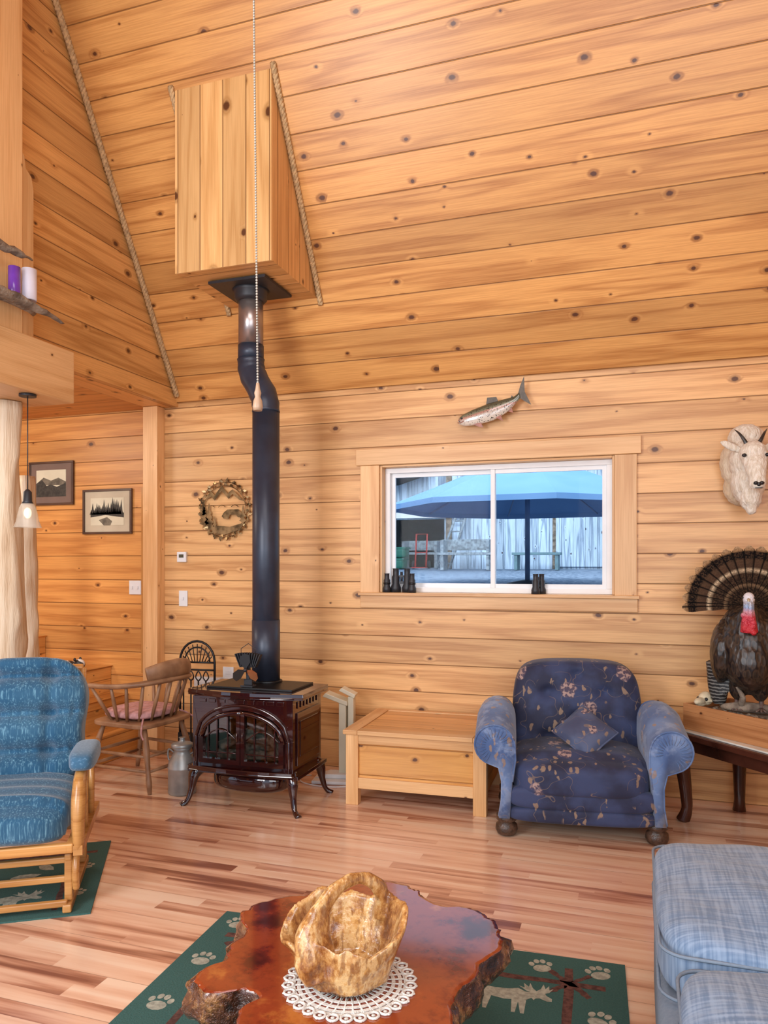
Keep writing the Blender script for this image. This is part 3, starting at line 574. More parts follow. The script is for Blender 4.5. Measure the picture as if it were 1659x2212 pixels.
# ---------- glider
E=thing("glider_rocker","teal blue tufted glider rocker with honey wood frame","rocking chair",(-2.61,-2.38,.0085),33)
def gf(q,P):
    x,y,z=P
    if q[1]<.2:
        roll=abs(sin((q[2]+1)*pi*1.75))**.6; y-=.085*roll*(1-.3*abs(q[0]))
        b=sum(math.exp(-((q[0]-bx)**2/.016+(q[2]-bz)**2/.010)) for bz in (-.43,.14,.71) for bx in (-.45,.45)); y+=.05*b
        b2=math.exp(-((abs(q[0])-.45)**2)/.004); y+=.018*b2*roll
        y+=.006*sin(q[0]*40)*(1-roll)
    return (x*(1+.03*sin((q[2]+1)*5.5)),y,z)
MB().rbox((0,.0,0),(.275,.08,.305),4,48,fn=gf).obj("back_cushion",M_teal,parent=E,loc=(0,.29,.68),rot=(-14,0,0))
MB().rbox((0,-.05,.385),(.285,.30,.085),4,26,fn=lambda q,P:(P.x,P.y,P.z+.02*(1-q[0]**2)-.03*(q[1]<-.7)+.006*sin(q[1]*16)*(q[2]>0))).obj("seat_cushion",M_teal,parent=E)
m=MB(); m.box(-.28,.28,-.33,-.30,.26,.30).box(-.28,.28,.24,.27,.26,.30).box(-.30,-.27,-.33,.27,.26,.30).box(.27,.30,-.33,.27,.26,.30)
m.tube([(-.24,.33,.30),(-.24,.45,.92)],.016,8).tube([(.24,.33,.30),(.24,.45,.92)],.016,8).tube([(-.24,.45,.92),(.24,.45,.92)],.02,8); m.obj("seat_frame",P_honey,parent=E,bevel=.006)
for sg in (-1,1):
    ax=.318
    m=MB(); P=crom([(sg*ax,-.30,.27),(sg*ax,-.32,.38),(sg*ax,-.30,.47),(sg*ax,-.25,.55),(sg*ax,-.1,.575),(sg*ax,.15,.575),(sg*ax,.35,.56)],5)
    m.tube(P,lerps([.028,.034,.038,.032,.026,.024,.02],5),10,up=(1,0,0),flat=.8)
    m.tube([(sg*ax,.1,.28),(sg*ax,.12,.57)],.014,8); m.tube([(sg*ax,-.1,.28),(sg*ax,-.08,.57)],.012,8); m.box(sg*ax-.018,sg*ax+.018,-.33,.27,.25,.29)
    m.obj("arm",P_honey,parent=E)
    MB().rbox((sg*.322,-.13,.615),(.055,.17,.042),3.5,14).obj("arm_pad",M_tealpad,parent=E)
    m=MB(); m.box(sg*.27-.018,sg*.27+.018,-.29,.27,0,.035); m.box(sg*.27-.016,sg*.27+.016,-.25,-.20,.035,.23); m.box(sg*.27-.016,sg*.27+.016,.17,.22,.035,.23); m.box(sg*.27-.014,sg*.27+.014,-.26,.23,.205,.235)
    m.tube(crom([(sg*.30,-.22,.24),(sg*.30,-.26,.16),(sg*.30,-.24,.08)],4),.016,8,up=(1,0,0))
    m.obj("runner",P_honey,parent=E,bevel=.006)
m=MB()
for y,z in ((-.27,.035),(-.225,.12),(-.225,.20),(.20,.1),(.2,.2)): m.box(-.27,.27,y-.012,y+.012,z-.012,z+.014)
m.obj("cross_rail",P_honey,parent=E,bevel=.005)
# ---------- rugs
def rugmesh(hx,hy,deco):
    m=MB(); m.box(-hx,hx,-hy,hy,0,.007)
    def poly(pts,mat,ox,oy,sx,sy,rot=0):
        c_,s_=cos(rad(rot)),sin(rad(rot)); vs=[]
        for x,y in pts: X,Y=x*sx,y*sy; vs.append((ox+X*c_-Y*s_,oy+X*s_+Y*c_,.0074+.0001*poly.k))
        poly.k=(poly.k+1)%5
        m.add(vs,[tuple(range(len(vs)))],mat)
    poly.k=0
    def ell(ox,oy,rx,ry,rot=0,mat=1): poly([(cos(2*pi*i/12),sin(2*pi*i/12)) for i in range(12)],mat,ox,oy,rx,ry,rot)
    def paw(ox,oy,s,rot=0):
        c_,s_=cos(rad(rot)),sin(rad(rot))
        for (x,y,rx,ry) in ((0,-.2,.46,.34),(-.46,.22,.15,.2),(-.16,.46,.15,.2),(.16,.46,.15,.2),(.46,.22,.15,.2)): ell(ox+(x*c_-y*s_)*s,oy+(x*s_+y*c_)*s,rx*s,ry*s,rot)
    def logs(x0,y0,x1,y1,w=.014):
        d=Vector((x1-x0,y1-y0)); L=d.length; a=math.degrees(math.atan2(d.y,d.x)); n=14
        pts=[(L*i/n,w+.005*random.uniform(-1,1)) for i in range(n+1)]+[(L*i/n,-w+.005*random.uniform(-1,1)) for i in range(n,-1,-1)]
        poly(pts,2,x0,y0,1,1,a)
    deco(poly,ell,paw,logs); return m
MOOSE=[(.03,0),(.075,0),(.095,.28),(.14,.36),(.17,.02),(.215,.02),(.245,.40),(.40,.36),(.50,.38),(.52,.02),(.565,.02),(.585,.34),(.63,.02),(.675,.02),(.68,.42),(.74,.50),(.77,.44),(.79,.50),(.84,.52),(.93,.46),(.99,.47),(.99,.55),(.92,.62),(.90,.68),(.95,.72),(1.0,.86),(.95,.80),(.94,.93),(.90,.82),(.87,.96),(.84,.80),(.79,.72),(.74,.80),(.70,.95),(.69,.82),(.62,.92),(.64,.78),(.56,.82),(.66,.70),(.72,.66),(.66,.66),(.56,.74),(.44,.68),(.28,.66),(.12,.68),(.03,.60),(0,.48),(.03,.32)]
def deco(poly,ell,paw,logs):
    hx,hy=.79,1.08
    for s_ in (-1,1):
        logs(s_*.60,-hy+.02,s_*.60,hy-.08); logs(-.70,s_*.90,.72,s_*.90); logs(-.7,s_*.28,.7,s_*.28)
        for t in (-1,1): logs(s_*.60-.07,t*.90-.07,s_*.60+.07,t*.90+.07,.011); logs(s_*.60-.07,t*.90+.07,s_*.60+.07,t*.90-.07,.011)
        for i in range(8): paw(s_*.70,-1.0+i*.285,.075,random.uniform(-40,40))
        for i in range(5): paw(-.5+i*.25,s_*.99,.07,random.uniform(-40,40))
        for oy in (.68,.05,-.62): poly(MOOSE,1,(.285 if s_>0 else -.5),oy-.0,.265,.20)
    for y in (.62,0,-.62): paw(.1,y+.15,.06); paw(-.12,y-.1,.06)
rugmesh(.79,1.08,deco).obj("area_rug",[M_rug,M_rugtan,M_rugbrown],loc=(-.765,-3.28,0),rot=(0,0,3),label="dark green lodge rug with moose, paws and log borders",cat="rug")
def deco2(poly,ell,paw,logs):
    logs(-.55,.28,.55,.28); logs(.45,-.36,.45,.36); paw(.52,-.2,.06); paw(.52,.1,.06)
    poly(MOOSE,1,.08,-.32,.30,.2); poly([(0,0),(.1,.3),(.35,.42),(.7,.3),(1,0),(.7,-.25),(.35,-.3)],1,.2,0,.14,.10,20); poly([(0,0),(.1,.3),(.35,.42),(.7,.3),(1,0),(.7,-.25),(.35,-.3)],1,.3,.15,.1,.08,-40)
rugmesh(.60,.42,deco2).obj("accent_rug",[M_rug,M_rugtan,M_rugbrown],loc=(-2.14-.84*.6-.545*.42,-2.435-.545*.6+.84*.42,0),rot=(0,0,33),label="small dark green lodge rug beneath the glider rocker",cat="rug")
simple_mat=simple("braided_mat",(.35,.20,.15),1.,0,.3,40.)
MB().rbox((0,0,.005),(.30,.18,.005),5,10).obj("door_mat",simple_mat,loc=(-3.90,-1.22,0),rot=(0,0,10),label="brown woven mat on the floor near the stairs",cat="rug")
# ---------- coffee table
E=thing("coffee_table","glossy red brown live edge burl slab coffee table","coffee table",(-.70,-3.2,.0085))
pts=[(-.783,-2.665),(-.70,-2.67),(-.652,-2.70),(-.60,-2.765),(-.538,-2.785),(-.47,-2.775),(-.40,-2.81),(-.355,-2.88),(-.335,-2.98),(-.37,-3.07),(-.375,-3.16),(-.41,-3.25),(-.385,-3.36),(-.39,-3.5),(-.5,-3.62),(-.68,-3.66),(-.8,-3.58),(-.87,-3.47),(-.85,-3.405),(-.90,-3.38),(-.93,-3.40),(-.98,-3.42),(-1.03,-3.39),(-1.05,-3.33),(-1.02,-3.27),(-1.05,-3.20),(-1.04,-3.12),(-1.10,-3.05),(-1.11,-2.98),(-1.05,-2.89),(-.97,-2.83),(-.90,-2.765),(-.85,-2.70)]
O=crom([(x+.70,y+3.2,0) for x,y in pts],8,True); n=len(O); vs=[]; rings=[(.955,.412),(.985,.408),(1.0,.396),(1.03,.372),(1.045,.345),(.99,.32),(.9,.305)]
for ri,(s_,z) in enumerate(rings):
    for i,p in enumerate(O):
        jag=1+.035*noise.noise(Vector((p.x*22,p.y*22,1.)))+.02*noise.noise(Vector((p.x*55,p.y*55,1.)))
        d=jag*(1+ (0 if ri<2 else .10*noise.noise(Vector((p.x*10,p.y*10,z*18)))+.05*noise.noise(Vector((p.x*30,p.y*30,z*40)))))
        vs.append((p.x*s_*d,p.y*s_*d,z+(0 if ri<3 else .022*noise.noise(Vector((p.x*16,p.y*16,3))))))
m=MB().add(vs,[tuple(range(n))],0,False)
for ri in range(len(rings)-1):
    for i in range(n): m.f.append((ri*n+i,(ri+1)*n+i,(ri+1)*n+(i+1)%n,ri*n+(i+1)%n)); m.m.append(0 if ri<1 else 1); m.s.append(True)
m.f.append(tuple((len(rings)-1)*n+i for i in range(n))[::-1]); m.m.append(1); m.s.append(False)
m.obj("table_top",[M_burltop,M_burledge],parent=E)
m=MB(); m.ell((0,0,.2),(.16,.14,.18))
for i in range(6):
    a=i*pi/3+.3; m.tube(crom([(.05*cos(a),.05*sin(a),.28),(.14*cos(a),.14*sin(a),.17),(.25*cos(a),.23*sin(a),.07),(.31*cos(a+.2),.28*sin(a+.2),.03)],4),lerps([.07,.07,.055,.025],4),10)
m.obj("pedestal",M_burledge,parent=E,remesh=.014,smooth=3)
m=MB(); N=48
def ring(r0,r1):
    vs=[(r*cos(2*pi*i/N),r*sin(2*pi*i/N),h) for r,h in ((r0,.0),(r1,.0),(r1,.002),(r0,.002)) for i in range(N)]
    fs=[]
    for a in range(4):
        for i in range(N): fs.append((a*N+i,a*N+(i+1)%N,((a+1)%4)*N+(i+1)%N,((a+1)%4)*N+i))
    m.add(vs,fs)
for r in (.03,.06,.088,.108,.125,.138): ring(r-.0045,r+.0045)
m.lathe([(.02,0),(.02,.002)],24)
for i in range(36):
    a=2*pi*i/36; m.tube([(.02*cos(a),.02*sin(a),.001),(.138*cos(a+.09),.138*sin(a+.09),.001)],.0016,5); m.tube([(.06*cos(a),.06*sin(a),.001),(.138*cos(a-.12),.138*sin(a-.12),.001)],.0016,5)
for i in range(30):
    a=2*pi*i/30; c_=(.150*cos(a),.150*sin(a)); m.tube([(c_[0]+.013*cos(q),c_[1]+.013*sin(q),.0015) for q in [2*pi*j/10 for j in range(10)]],.0032,6,closed=True,up=(0,0,1)); m.ell((.150*cos(a),.150*sin(a),.001),(.005,.005,.002),n=8); m.ell((.164*cos(a),.164*sin(a),.0015),(.004,.004,.002),n=6)
m.obj("doily",M_lace,loc=(-.665,-3.275,.4215),label="round white crochet lace doily under the burl basket",cat="doily")
# burl basket
m=MB(); n=56; prof=[(.02,.0,0),(.084,.0,0),(.103,.012,0),(.113,.045,0),(.120,.080,.4),(.132,.125,1),(.131,.134,1),(.119,.126,1),(.102,.08,.4),(.080,.030,0),(.05,.016,0),(.005,.014,0)]
vs=[];fs=[]
for (r,z,h) in prof:
    for j in range(n):
        a=2*pi*j/n; k_=1+.10*noise.noise(Vector((cos(a)*1.6,sin(a)*1.6,z*5+3)))+.05*cos(2*a)+h*.16*math.exp(-(((a-pi*1.05+pi)%(2*pi)-pi)**2)/.10)+h*.08*math.exp(-(((a-.1+pi)%(2*pi)-pi)**2)/.15)
        rim=h*(.034*sin(a+.2)+.018*sin(3*a+.5)+.006*sin(9*a)+.008*noise.noise(Vector((cos(a)*5,sin(a)*5,9)))+.012)
        vs.append((r*k_*cos(a)*1.05,r*k_*sin(a)*.95,z+rim))
L=len(prof)
for i in range(L-1):
    for j in range(n): fs.append((i*n+j,i*n+(j+1)%n,(i+1)*n+(j+1)%n,(i+1)*n+j))
fs+=[tuple(range(n-1,-1,-1)),tuple((L-1)*n+j for j in range(n))]
m.add(vs,fs,0,True)
H=crom([(-.040,-.088,.04),(-.052,-.090,.09),(-.058,-.080,.140),(-.046,-.056,.190),(-.014,-.022,.228),(.026,.016,.242),(.062,.052,.222),(.080,.080,.175),(.082,.092,.12)],5)
m.tube(H,lerps([.040,.052,.046,.031,.021,.017,.018,.022,.028],5),14,up=(.7,-.7,0),flat=.6)
for v in m.v: v+=Vector((noise.noise(v*24),noise.noise(v*24+Vector((7,7,7))),noise.noise(v*24+Vector((3,9,3)))))*.007
m.obj("burl_basket",M_basket,loc=(-.68,-3.27,.4275),rot=(0,0,8),label="hand carved golden burl wood basket with arched handle",cat="basket",remesh=.0033,smooth=2)
# ---------- sofa
E=thing("sofa","grey blue woven sofa with thick soft seat cushions","sofa",(.11,-2.0,0))
def sc(q,P): return (P.x,P.y,P.z+.030*(1-q[0]**2)*(1-q[1]**2)*(q[2]>0)+.005*sin(q[0]*9+q[1]*5))
def rrect(a,b,c,d,z,r=.05,k=6):
    out=[]
    for cx,cy,a0 in ((b-r,d-r,0),(a+r,d-r,90),(a+r,c+r,180),(b-r,c+r,270)):
        for i in range(k+1): q=rad(a0+90*i/k); out.append((cx+r*cos(q),cy+r*sin(q),z))
    return out
def sofa_c(y0,y1,x0,zt):
    cx,cy=(x0+.95)/2,(y0+y1)/2
    MB().rbox((cx,cy,zt-.10),((.95-x0)/2,(y1-y0)/2,.105),6,28,fn=sc).obj("seat_cushion",M_sofa,parent=E)
    m=MB()
    for zz in (zt-.045,zt-.165): m.tube(rrect(x0+.004,.946,y0+.004,y1-.004,zz,.07),.005,6,up=(0,0,1),closed=True)
    m.obj("cushion_piping",M_sofaside,parent=E)
sofa_c(-.87,-.03,-.05,.455); sofa_c(-1.70,-.88,-.01,.435)
MB().rbox((.44,-.86,.15),(.490,.83,.13),8,14).obj("base",M_sofaside,parent=E)
MB().rbox((1.02,-.86,.42),(.12,.85,.37),7,14).obj("backrest",M_sofa,parent=E)
for x in (.08,1.0):
    for y in (-.12,-1.6): MB().lathe([(.02,0),(.03,.04)],12,M=T(x,y,0)).obj("foot",M_darkwood,parent=E)
# ---------- side table
E=thing("side_table","dark mahogany low table with cabriole legs and marble inset","table",(.765,-.66,0),-48)
MB().rbox((0,0,.49),(.56,.265,.018),14,16).box(-.50,.50,-.21,.21,.40,.475).obj("table_top",M_darkwood,parent=E)
MB().box(-.53,.53,-.235,.235,.508,.517).obj("marble_inset",M_marble,parent=E,bevel=.002)
for sx in (-1,1):
    for sy in (-1,1):
        P=crom([(sx*.49,sy*.20,.44),(sx*.51,sy*.22,.34),(sx*.50,sy*.21,.18),(sx*.495,sy*.205,.07),(sx*.51,sy*.22,.0)],5)
        MB().tube(P,lerps([.035,.042,.034,.030,.038],5),12).obj("leg",M_darkwood,parent=E)
E=thing("wooden_tray","shallow open pine display box on the side table","box",(.7225,-.60,.5175),-45)
P_tray=pine("tray_wood",(.48,.22,.085),(.30,.11,.035),groove=False,knots=.5)
MB().box(-.46,.46,-.19,.19,0,.10).box(-.46,.46,-.19,-.175,.10,.145).box(-.46,.46,.175,.19,.10,.145).box(-.46,-.445,-.175,.175,.10,.145).box(.445,.46,-.175,.175,.10,.145).obj("box",P_tray,parent=E,bevel=.002)
m=MB(); m.box(-.44,.44,-.17,.17,.101,.112)
for i in range(160):
    x,y=random.uniform(-.43,.43),random.uniform(-.16,.16); m.ell((x,y,.112),(.015,.011,.01),n=6)
m.obj("gravel_bed",M_driftwood,parent=E)
# ---------- turkey
ZB=.5175+.122
E=thing("turkey_mount","mounted dark wild turkey with fanned tail on driftwood","turkey",(.60,-.44,ZB),-8)
m=MB(); m.ell((0,-.04,.36),(.165,.19,.20)).ell((0,-.11,.29),(.130,.14,.16)).ell((0,.06,.43),(.16,.15,.17)).tube(crom([(0,-.09,.46),(0,-.13,.51),(0,-.155,.55),(0,-.17,.58)],4),lerps([.12,.085,.05,.032],4),12)
m.ell((-.14,-.02,.32),(.060,.17,.17)).ell((.14,-.02,.32),(.060,.17,.17)); m.ell((0,-.05,.20),(.10,.10,.10)).ell((-.055,-.04,.15),(.05,.055,.085)).ell((.055,-.04,.15),(.05,.055,.085))
for i in range(70):
    a_=random.uniform(pi,2*pi); z_=random.uniform(.2,.5); rr_=.155*math.sqrt(max(.05,1-((z_-.36)/.21)**2))
    m.ell((rr_*cos(a_),-.04+rr_*sin(a_)*1.1,z_),(.022,.020,.045),n=8)
m.obj("body",M_tfeather,parent=E,remesh=.009,smooth=1)
m=MB(); m.ell((0,0,.055),(.030,.038,.036)).tube(crom([(0,.01,.05),(0,.005,0),(0,.005,-.06),(0,.01,-.12)],4),lerps([.027,.027,.036,.048],4),10)
for i in range(10): m.ell((random.uniform(-.028,.028),-.028,-.03-i*.010),(.016,.016,.016),n=8)
m.ell((.008,-.036,-.015),(.011,.012,.055)); H_=m.obj("head",M_thead,parent=E,loc=(0,-.20,.575),remesh=.004,smooth=1)
MB().lathe([(.010,0),(.001,.035)],8,M=T(0,-.032,.052)@R(105,'X')).obj("beak",M_bone,parent=H_)
for sg in (-1,1): MB().ell((sg*.027,-.014,.062),.0055).obj("eye",M_noseb,parent=H_)
m=MB(); NF=19
for layer,(R0,wd,yy) in enumerate(((.34,.072,0.0),(.215,.056,-.018),(.13,.05,-.034))):
    for i in range(NF):
        a=rad(-4+188*i/(NF-1)); w0=wd*.5
        pts=[(.03,-.008),(R0*.55,-w0*.6),(R0*.85,-w0*.86),(R0*.94,-w0*.74),(R0,-w0*.2),(R0,w0*.2),(R0*.94,w0*.74),(R0*.85,w0*.86),(R0*.55,w0*.6),(.03,.008)]
        m.prism(pts,-.001,.001,M=T(0,yy+.006*(i%2),0)@R(-math.degrees(a),'Y')@R(9,'X'))
m.obj("tail_fan",M_ttail,parent=E,loc=(0,.10,.585),rot=(4,0,0)).scale=(1.04,1,.98)
for sg in (-1,1):
    m=MB()
    for i in range(7):
        x=sg*(.12+.010*i); z0=.30-.012*i
        m.prism([(x-.013,z0),(x+.013,z0),(x+.012-sg*.04,z0-.14),(x-sg*.05,z0-.185+.008*i),(x-.014-sg*.05,z0-.14)],-.07+.006*i,-.066+.006*i)
    m.obj("wing",M_tbar,parent=E)
    P=crom([(sg*.055,-.04,.12),(sg*.06,-.02,.07),(sg*.06,-.04,.03)],4); m=MB().tube(P,.013,8)
    for a in (-30,0,30): m.tube([(sg*.06,-.04,.028),(sg*.06+.05*sin(rad(a)),-.04-.055*cos(rad(a)),.018)],[.009,.004],6)
    m.obj("leg",M_tleg,parent=E)
MB().tube(crom([(-.15,-.0,.26),(-.155,.02,.12),(-.15,.02,.03)],4),lerps([.07,.055,.03],4),10).obj("tail_covert",M_tbar,parent=E)
m=MB(); m.tube(crom([(-.14,.02,.015),(-.06,-.05,.03),(.05,-.02,.025),(.2,-.06,.02)],5),lerps([.012,.028,.03,.015],5),10); m.tube(crom([(-.05,-.03,.02),(-.03,-.10,.09),(-.06,-.12,.15)],4),lerps([.02,.016,.006],4),8)
m.obj("driftwood_perch",M_driftwood,parent=E)
E=thing("animal_skull","small bleached animal skull lying in the display box","skull",(.375,-.375,ZB+.008),-35)
m=MB(); m.ell((0,.02,.04),(.04,.05,.04)).ell((0,-.04,.03),(.025,.05,.022)).ell((0,-.03,.012),(.022,.04,.012)); m.tube([(-.03,-.01,.03),(-.042,.01,.03),(-.03,.03,.03)],.006,6,up=(0,0,1)); m.tube([(.03,-.01,.03),(.042,.01,.03),(.03,.03,.03)],.006,6,up=(0,0,1))
m.obj("cranium",M_bone,parent=E,remesh=.004,smooth=1)
for sg in (-1,1): MB().ell((sg*.024,-.018,.042),(.010,.008,.010)).obj("eye_socket",M_noseb,parent=E)
m=MB(); m.tube(crom([(0,0,.01),(.04,0,.06),(.09,.0,.11),(.15,.02,.13),(.2,.02,.10)],5),lerps([.016,.014,.012,.01,.004],5),8); m.tube(crom([(.05,0,.07),(.03,-.02,.12),(.04,-.02,.17)],4),lerps([.011,.008,.003],4),8); m.tube(crom([(.1,0,.115),(.1,-.03,.16),(.13,-.03,.2)],4),lerps([.010,.008,.003],4),8)
m.obj("antler",M_bone,loc=(.755,-.68,ZB-.008),label="pale curved antler resting in the display box",cat="antler")
# ---------- goat mount
E=thing("mountain_goat_mount","cream mountain goat head trophy with short black horns","goat head",(.605,0,2.005),6); E.scale=(1.18,1,.95)
m=MB()
m.ell((0,-.10,.05),(.115,.10,.18)).ell((0,-.20,.05),(.088,.12,.14)).ell((0,-.31,.085),(.062,.080,.068)).ell((0,-.15,.20),(.085,.10,.085))
m.tube(crom([(0,-.31,.08),(0,-.36,.01),(0,-.39,-.06),(0,-.405,-.11)],4),lerps([.064,.051,.040,.034],4),14)
m.ell((0,-.402,-.115),(.037,.033,.030)); m.ell((0,-.20,-.08),(.080,.12,.14)); m.ell((0,-.25,-.17),(.052,.075,.09)); m.ell((0,-.27,-.24),(.028,.035,.045)); m.ell((0,-.08,-.10),(.095,.08,.12))
for sg in (-1,1): m.ell((sg*.040,-.345,.07),(.022,.022,.018))
G=m.obj("head",M_fur,parent=E,remesh=.007,smooth=3)
tx=bpy.data.textures.new("fur_clumps",'CLOUDS'); tx.noise_scale=.022; q=G.modifiers.new("disp",'DISPLACE'); q.texture=tx; q.strength=.010
for sg in (-1,1):
    MB().tube(crom([(sg*.026,-.30,.135),(sg*.038,-.30,.165),(sg*.056,-.285,.205),(sg*.074,-.26,.235)],5),lerps([.011,.009,.006,.001],5),10).obj("horn",M_horn,parent=E)
    MB().tube(crom([(sg*.05,-.28,.105),(sg*.085,-.28,.125),(sg*.12,-.28,.15),(sg*.14,-.28,.16)],5),lerps([.014,.022,.018,.004],5),10,up=(0,1,0),flat=.4).obj("ear",M_fur,parent=E)
    MB().ell((sg*.051,-.370,.062),(.011,.011,.011)).obj("eye",M_noseb,parent=E)
m=MB().ell((-.013,-.432,-.110),(.011,.011,.011)).ell((.013,-.432,-.110),(.011,.011,.011)).ell((0,-.434,-.117),(.010,.010,.012)).box(-.016,.016,-.432,-.422,-.139,-.136); m.obj("nose",M_noseb,parent=E)
# ---------- fish
E=thing("fish_mount","mounted trout with raised tail above the window","fish",(-.885,-.07,2.475),0); E.rotation_euler=(0,rad(-14),0)
m=MB(); P=crom([(-.245,0,-.01),(-.21,0,-.01),(-.13,-.0,-.012),(-.02,0,-.01),(.08,-.0,.0),(.15,.0,.018),(.19,0,.04)],5)
vs=[];fs=[];rr=lerps([.012,.038,.054,.060,.046,.024,.018],5);n=14
for i,p in enumerate(P):
    for j in range(n): q_=2*pi*j/n; vs.append((p.x,p.y+rr[i]*.5*cos(q_),p.z+rr[i]*sin(q_)))
for i in range(len(P)-1):
    for j in range(n): fs.append((i*n+j,i*n+(j+1)%n,(i+1)*n+(j+1)%n,(i+1)*n+j))
fs+=[tuple(range(n-1,-1,-1)),tuple((len(P)-1)*n+j for j in range(n))]
m.add(vs,fs,0,True); m.obj("body",M_fish,parent=E)
MB().prism([(.18,.050),(.18,.025),(.215,-.015),(.245,-.045),(.225,.05),(.245,.15),(.205,.095)],-.002,.002).obj("tail_fin",M_fin,parent=E)
MB().prism([(-.04,.04),(-.02,.09),(.04,.075),(.045,.04)],-.002,.002).obj("dorsal_fin",M_fin,parent=E)
MB().prism([(.12,.03),(.14,.055),(.15,.03)],-.002,.002).obj("adipose_fin",M_fin,parent=E)
MB().prism([(-.15,-.055),(-.10,-.05),(-.09,-.095),(-.12,-.08)],-.022,-.018,M=R(8,'X')).obj("pectoral_fin",M_finred,parent=E)
MB().prism([(.0,-.055),(.04,-.045),(.045,-.095)],-.012,-.009).obj("belly_fin",M_finred,parent=E)
MB().prism([(.08,-.035),(.12,-.02),(.12,-.06)],-.002,.002).obj("anal_fin",M_finred,parent=E)
MB().ell((-.215,-.018,.004),(.007,.004,.007)).obj("eye",M_noseb,parent=E)
MB().tube([(-.250,-.004,-.014),(-.228,-.014,-.022),(-.205,-.018,-.018)],.003,6).obj("jaw",M_finred,parent=E)
MB().box(-.03,.03,.02,.068,-.03,.03).obj("bracket",M_darkwood,parent=E)
# ---------- wreath art
m=MB(); Rw=.215
for rr_ in (.84,.97): m.tube([(Rw*rr_*cos(a),0,Rw*rr_*sin(a)) for a in [2*pi*i/48 for i in range(48)]],.0035,6,closed=True,up=(0,1,0))
for i in range(96):
    a=i*3.75; r0=Rw*(.97 if i%2 else .86); L=random.uniform(.026,.038)
    m.prism([(0,-.003),(L*.4,-.009),(L,0),(L*.4,.009),(0,.003)],-.003,.0,M=R(a,'Y')@T(r0,0,0)@R((1 if i%4<2 else -1)*random.uniform(25,60),'Y')@R(random.uniform(-35,35),'Z'))
def tree(x,z,h):
    p=[(x-.003,z)];k_=5
    for i in range(k_): t=i/k_; p+= [(x-.28*h*(1-t)*.9,z+h*(.12+.88*t)),(x-.12*h*(1-t),z+h*(.12+.88*(t+.5/k_)))]
    p.append((x,z+h)); m.prism(p+[(2*x-a,b) for a,b in p[::-1][1:]],-.005,-.001)
for x,z,h in ((-.17,-.12,.17),(-.13,-.15,.20),(-.08,-.17,.12),(-.18,-.04,.12),(.16,-.10,.13)): tree(x,z,h)
m.prism([(-.17,.07),(-.11,.14),(-.08,.11),(-.02,.18),(.03,.12),(.07,.15),(.17,.06),(.13,.07),(.07,.115),(.04,.08),(-.02,.14),(-.08,.07),(-.11,.10)],-.006,-.001)
m.prism([(-.16,-.14),(-.05,-.12),(.05,-.13),(.17,-.1),(.14,-.15),(0,-.19),(-.12,-.17)],-.006,-.001)
m.prism([(-.02,-.05),(.0,-.02),(.03,.0),(.12,.0),(.15,-.03),(.16,-.06),(.12,-.06),(.1,-.04),(.05,-.04),(.04,-.07),(0,-.07)],-.006,-.001)
for s_ in (-.14,-.05,.06): m.tube(crom([(s_,-.002,.02),(s_+.03,-.002,.035),(s_+.06,-.002,.02)],4),.003,5)
m.obj("wall_wreath",M_bronze,loc=(-2.93,-.024,1.865),label="round gilded metal wreath of pines and mountains on wall",cat="wall art")
def plate(x,z,w_,h,name,label,cat,tog,y0=0):
    E=thing(name,label,cat,(x,-.001,z)); MB().box(-w_/2,w_/2,-.008,0,-h/2,h/2).obj("plate",M_white,parent=E,bevel=.002)
    for t in tog: MB().box(t-.006,t+.006,-.016,-.008,-.012,.012).obj("toggle",M_white,parent=E,bevel=.001)
plate(-3.30,1.19,.075,.12,"light_switch","white light switch plate beside the pine corner post","light switch",[0])
plate(-3.74,1.27,.11,.11,"light_switch","white double light switch plate on the stairwell wall","light switch",[-.025,.025])
E=thing("thermostat","white thermostat on the pine wall","thermostat",(-3.305,-.001,1.51)); MB().box(-.04,.04,-.025,0,-.04,.04).obj("body",M_white,parent=E,bevel=.004); MB().box(-.02,.02,-.028,-.025,-.005,.02).obj("display",M_olivemetal,parent=E)
def picture(x,z,w_,h,matm,kind,label):
    E=thing("framed_picture",label,"picture",(x,-.002,z)); a=w_/2;b=h/2;f=.018
    m=MB().box(-a,a,-.02,0,b-f,b).box(-a,a,-.02,0,-b,-b+f).box(-a,-a+f,-.02,0,-b+f,b-f).box(a-f,a,-.02,0,-b+f,b-f); m.obj("frame",M_frame,parent=E,bevel=.002)
    MB().box(-a+f,a-f,-.010,-.004,-b+f,b-f).obj("matboard",matm,parent=E)
    pa,pb=a-.075,b-.07; m=MB().box(-pa,pa,-.0125,-.0102,-pb,pb)
    if kind:
        for i in range(22):
            xx=-pa*.95+i*pa*1.88/22; h_=pb*(.5+.9*random.random())*(1 if i>7 else .6); m.prism([(xx-.016,-pb*.2),(xx,-pb*.2+h_),(xx+.016,-pb*.2)],-.014,-.0126,1)
        m.prism([(-pa,-pb*.1),(pa,-pb*.1),(pa,-pb*.45),(-pa*.1,-pb*.25),(-pa,-pb*.4)],-.0134,-.0126,1)
        m.prism([(-pa*.2,-pb),(-pa*.5,-pb*.6),(0,-pb*.4),(pa*.3,-pb*.7),(pa*.2,-pb)],-.0134,-.0126,2)
    else:
        m.prism([(-pa,-pb),(-pa,0),(-pa*.6,.03),(-pa*.3,-.02),(0,-.01),(pa*.4,-.03),(pa,.0),(pa,-pb)],-.0134,-.0126,1)
        m.prism([(-pa,0),(-pa*.5,pb*.45),(0,pb*.2),(pa*.5,pb*.4),(pa,.01),(pa,-.02),(-pa,-.01)],-.0130,-.0126,2)
    m.obj("photo_print",[M_sepia,M_sepiadark,M_sepiamid],parent=E)
picture(-4.0,1.875,.47,.36,M_mat,1,"brown framed sepia forest river photograph, cream mat")
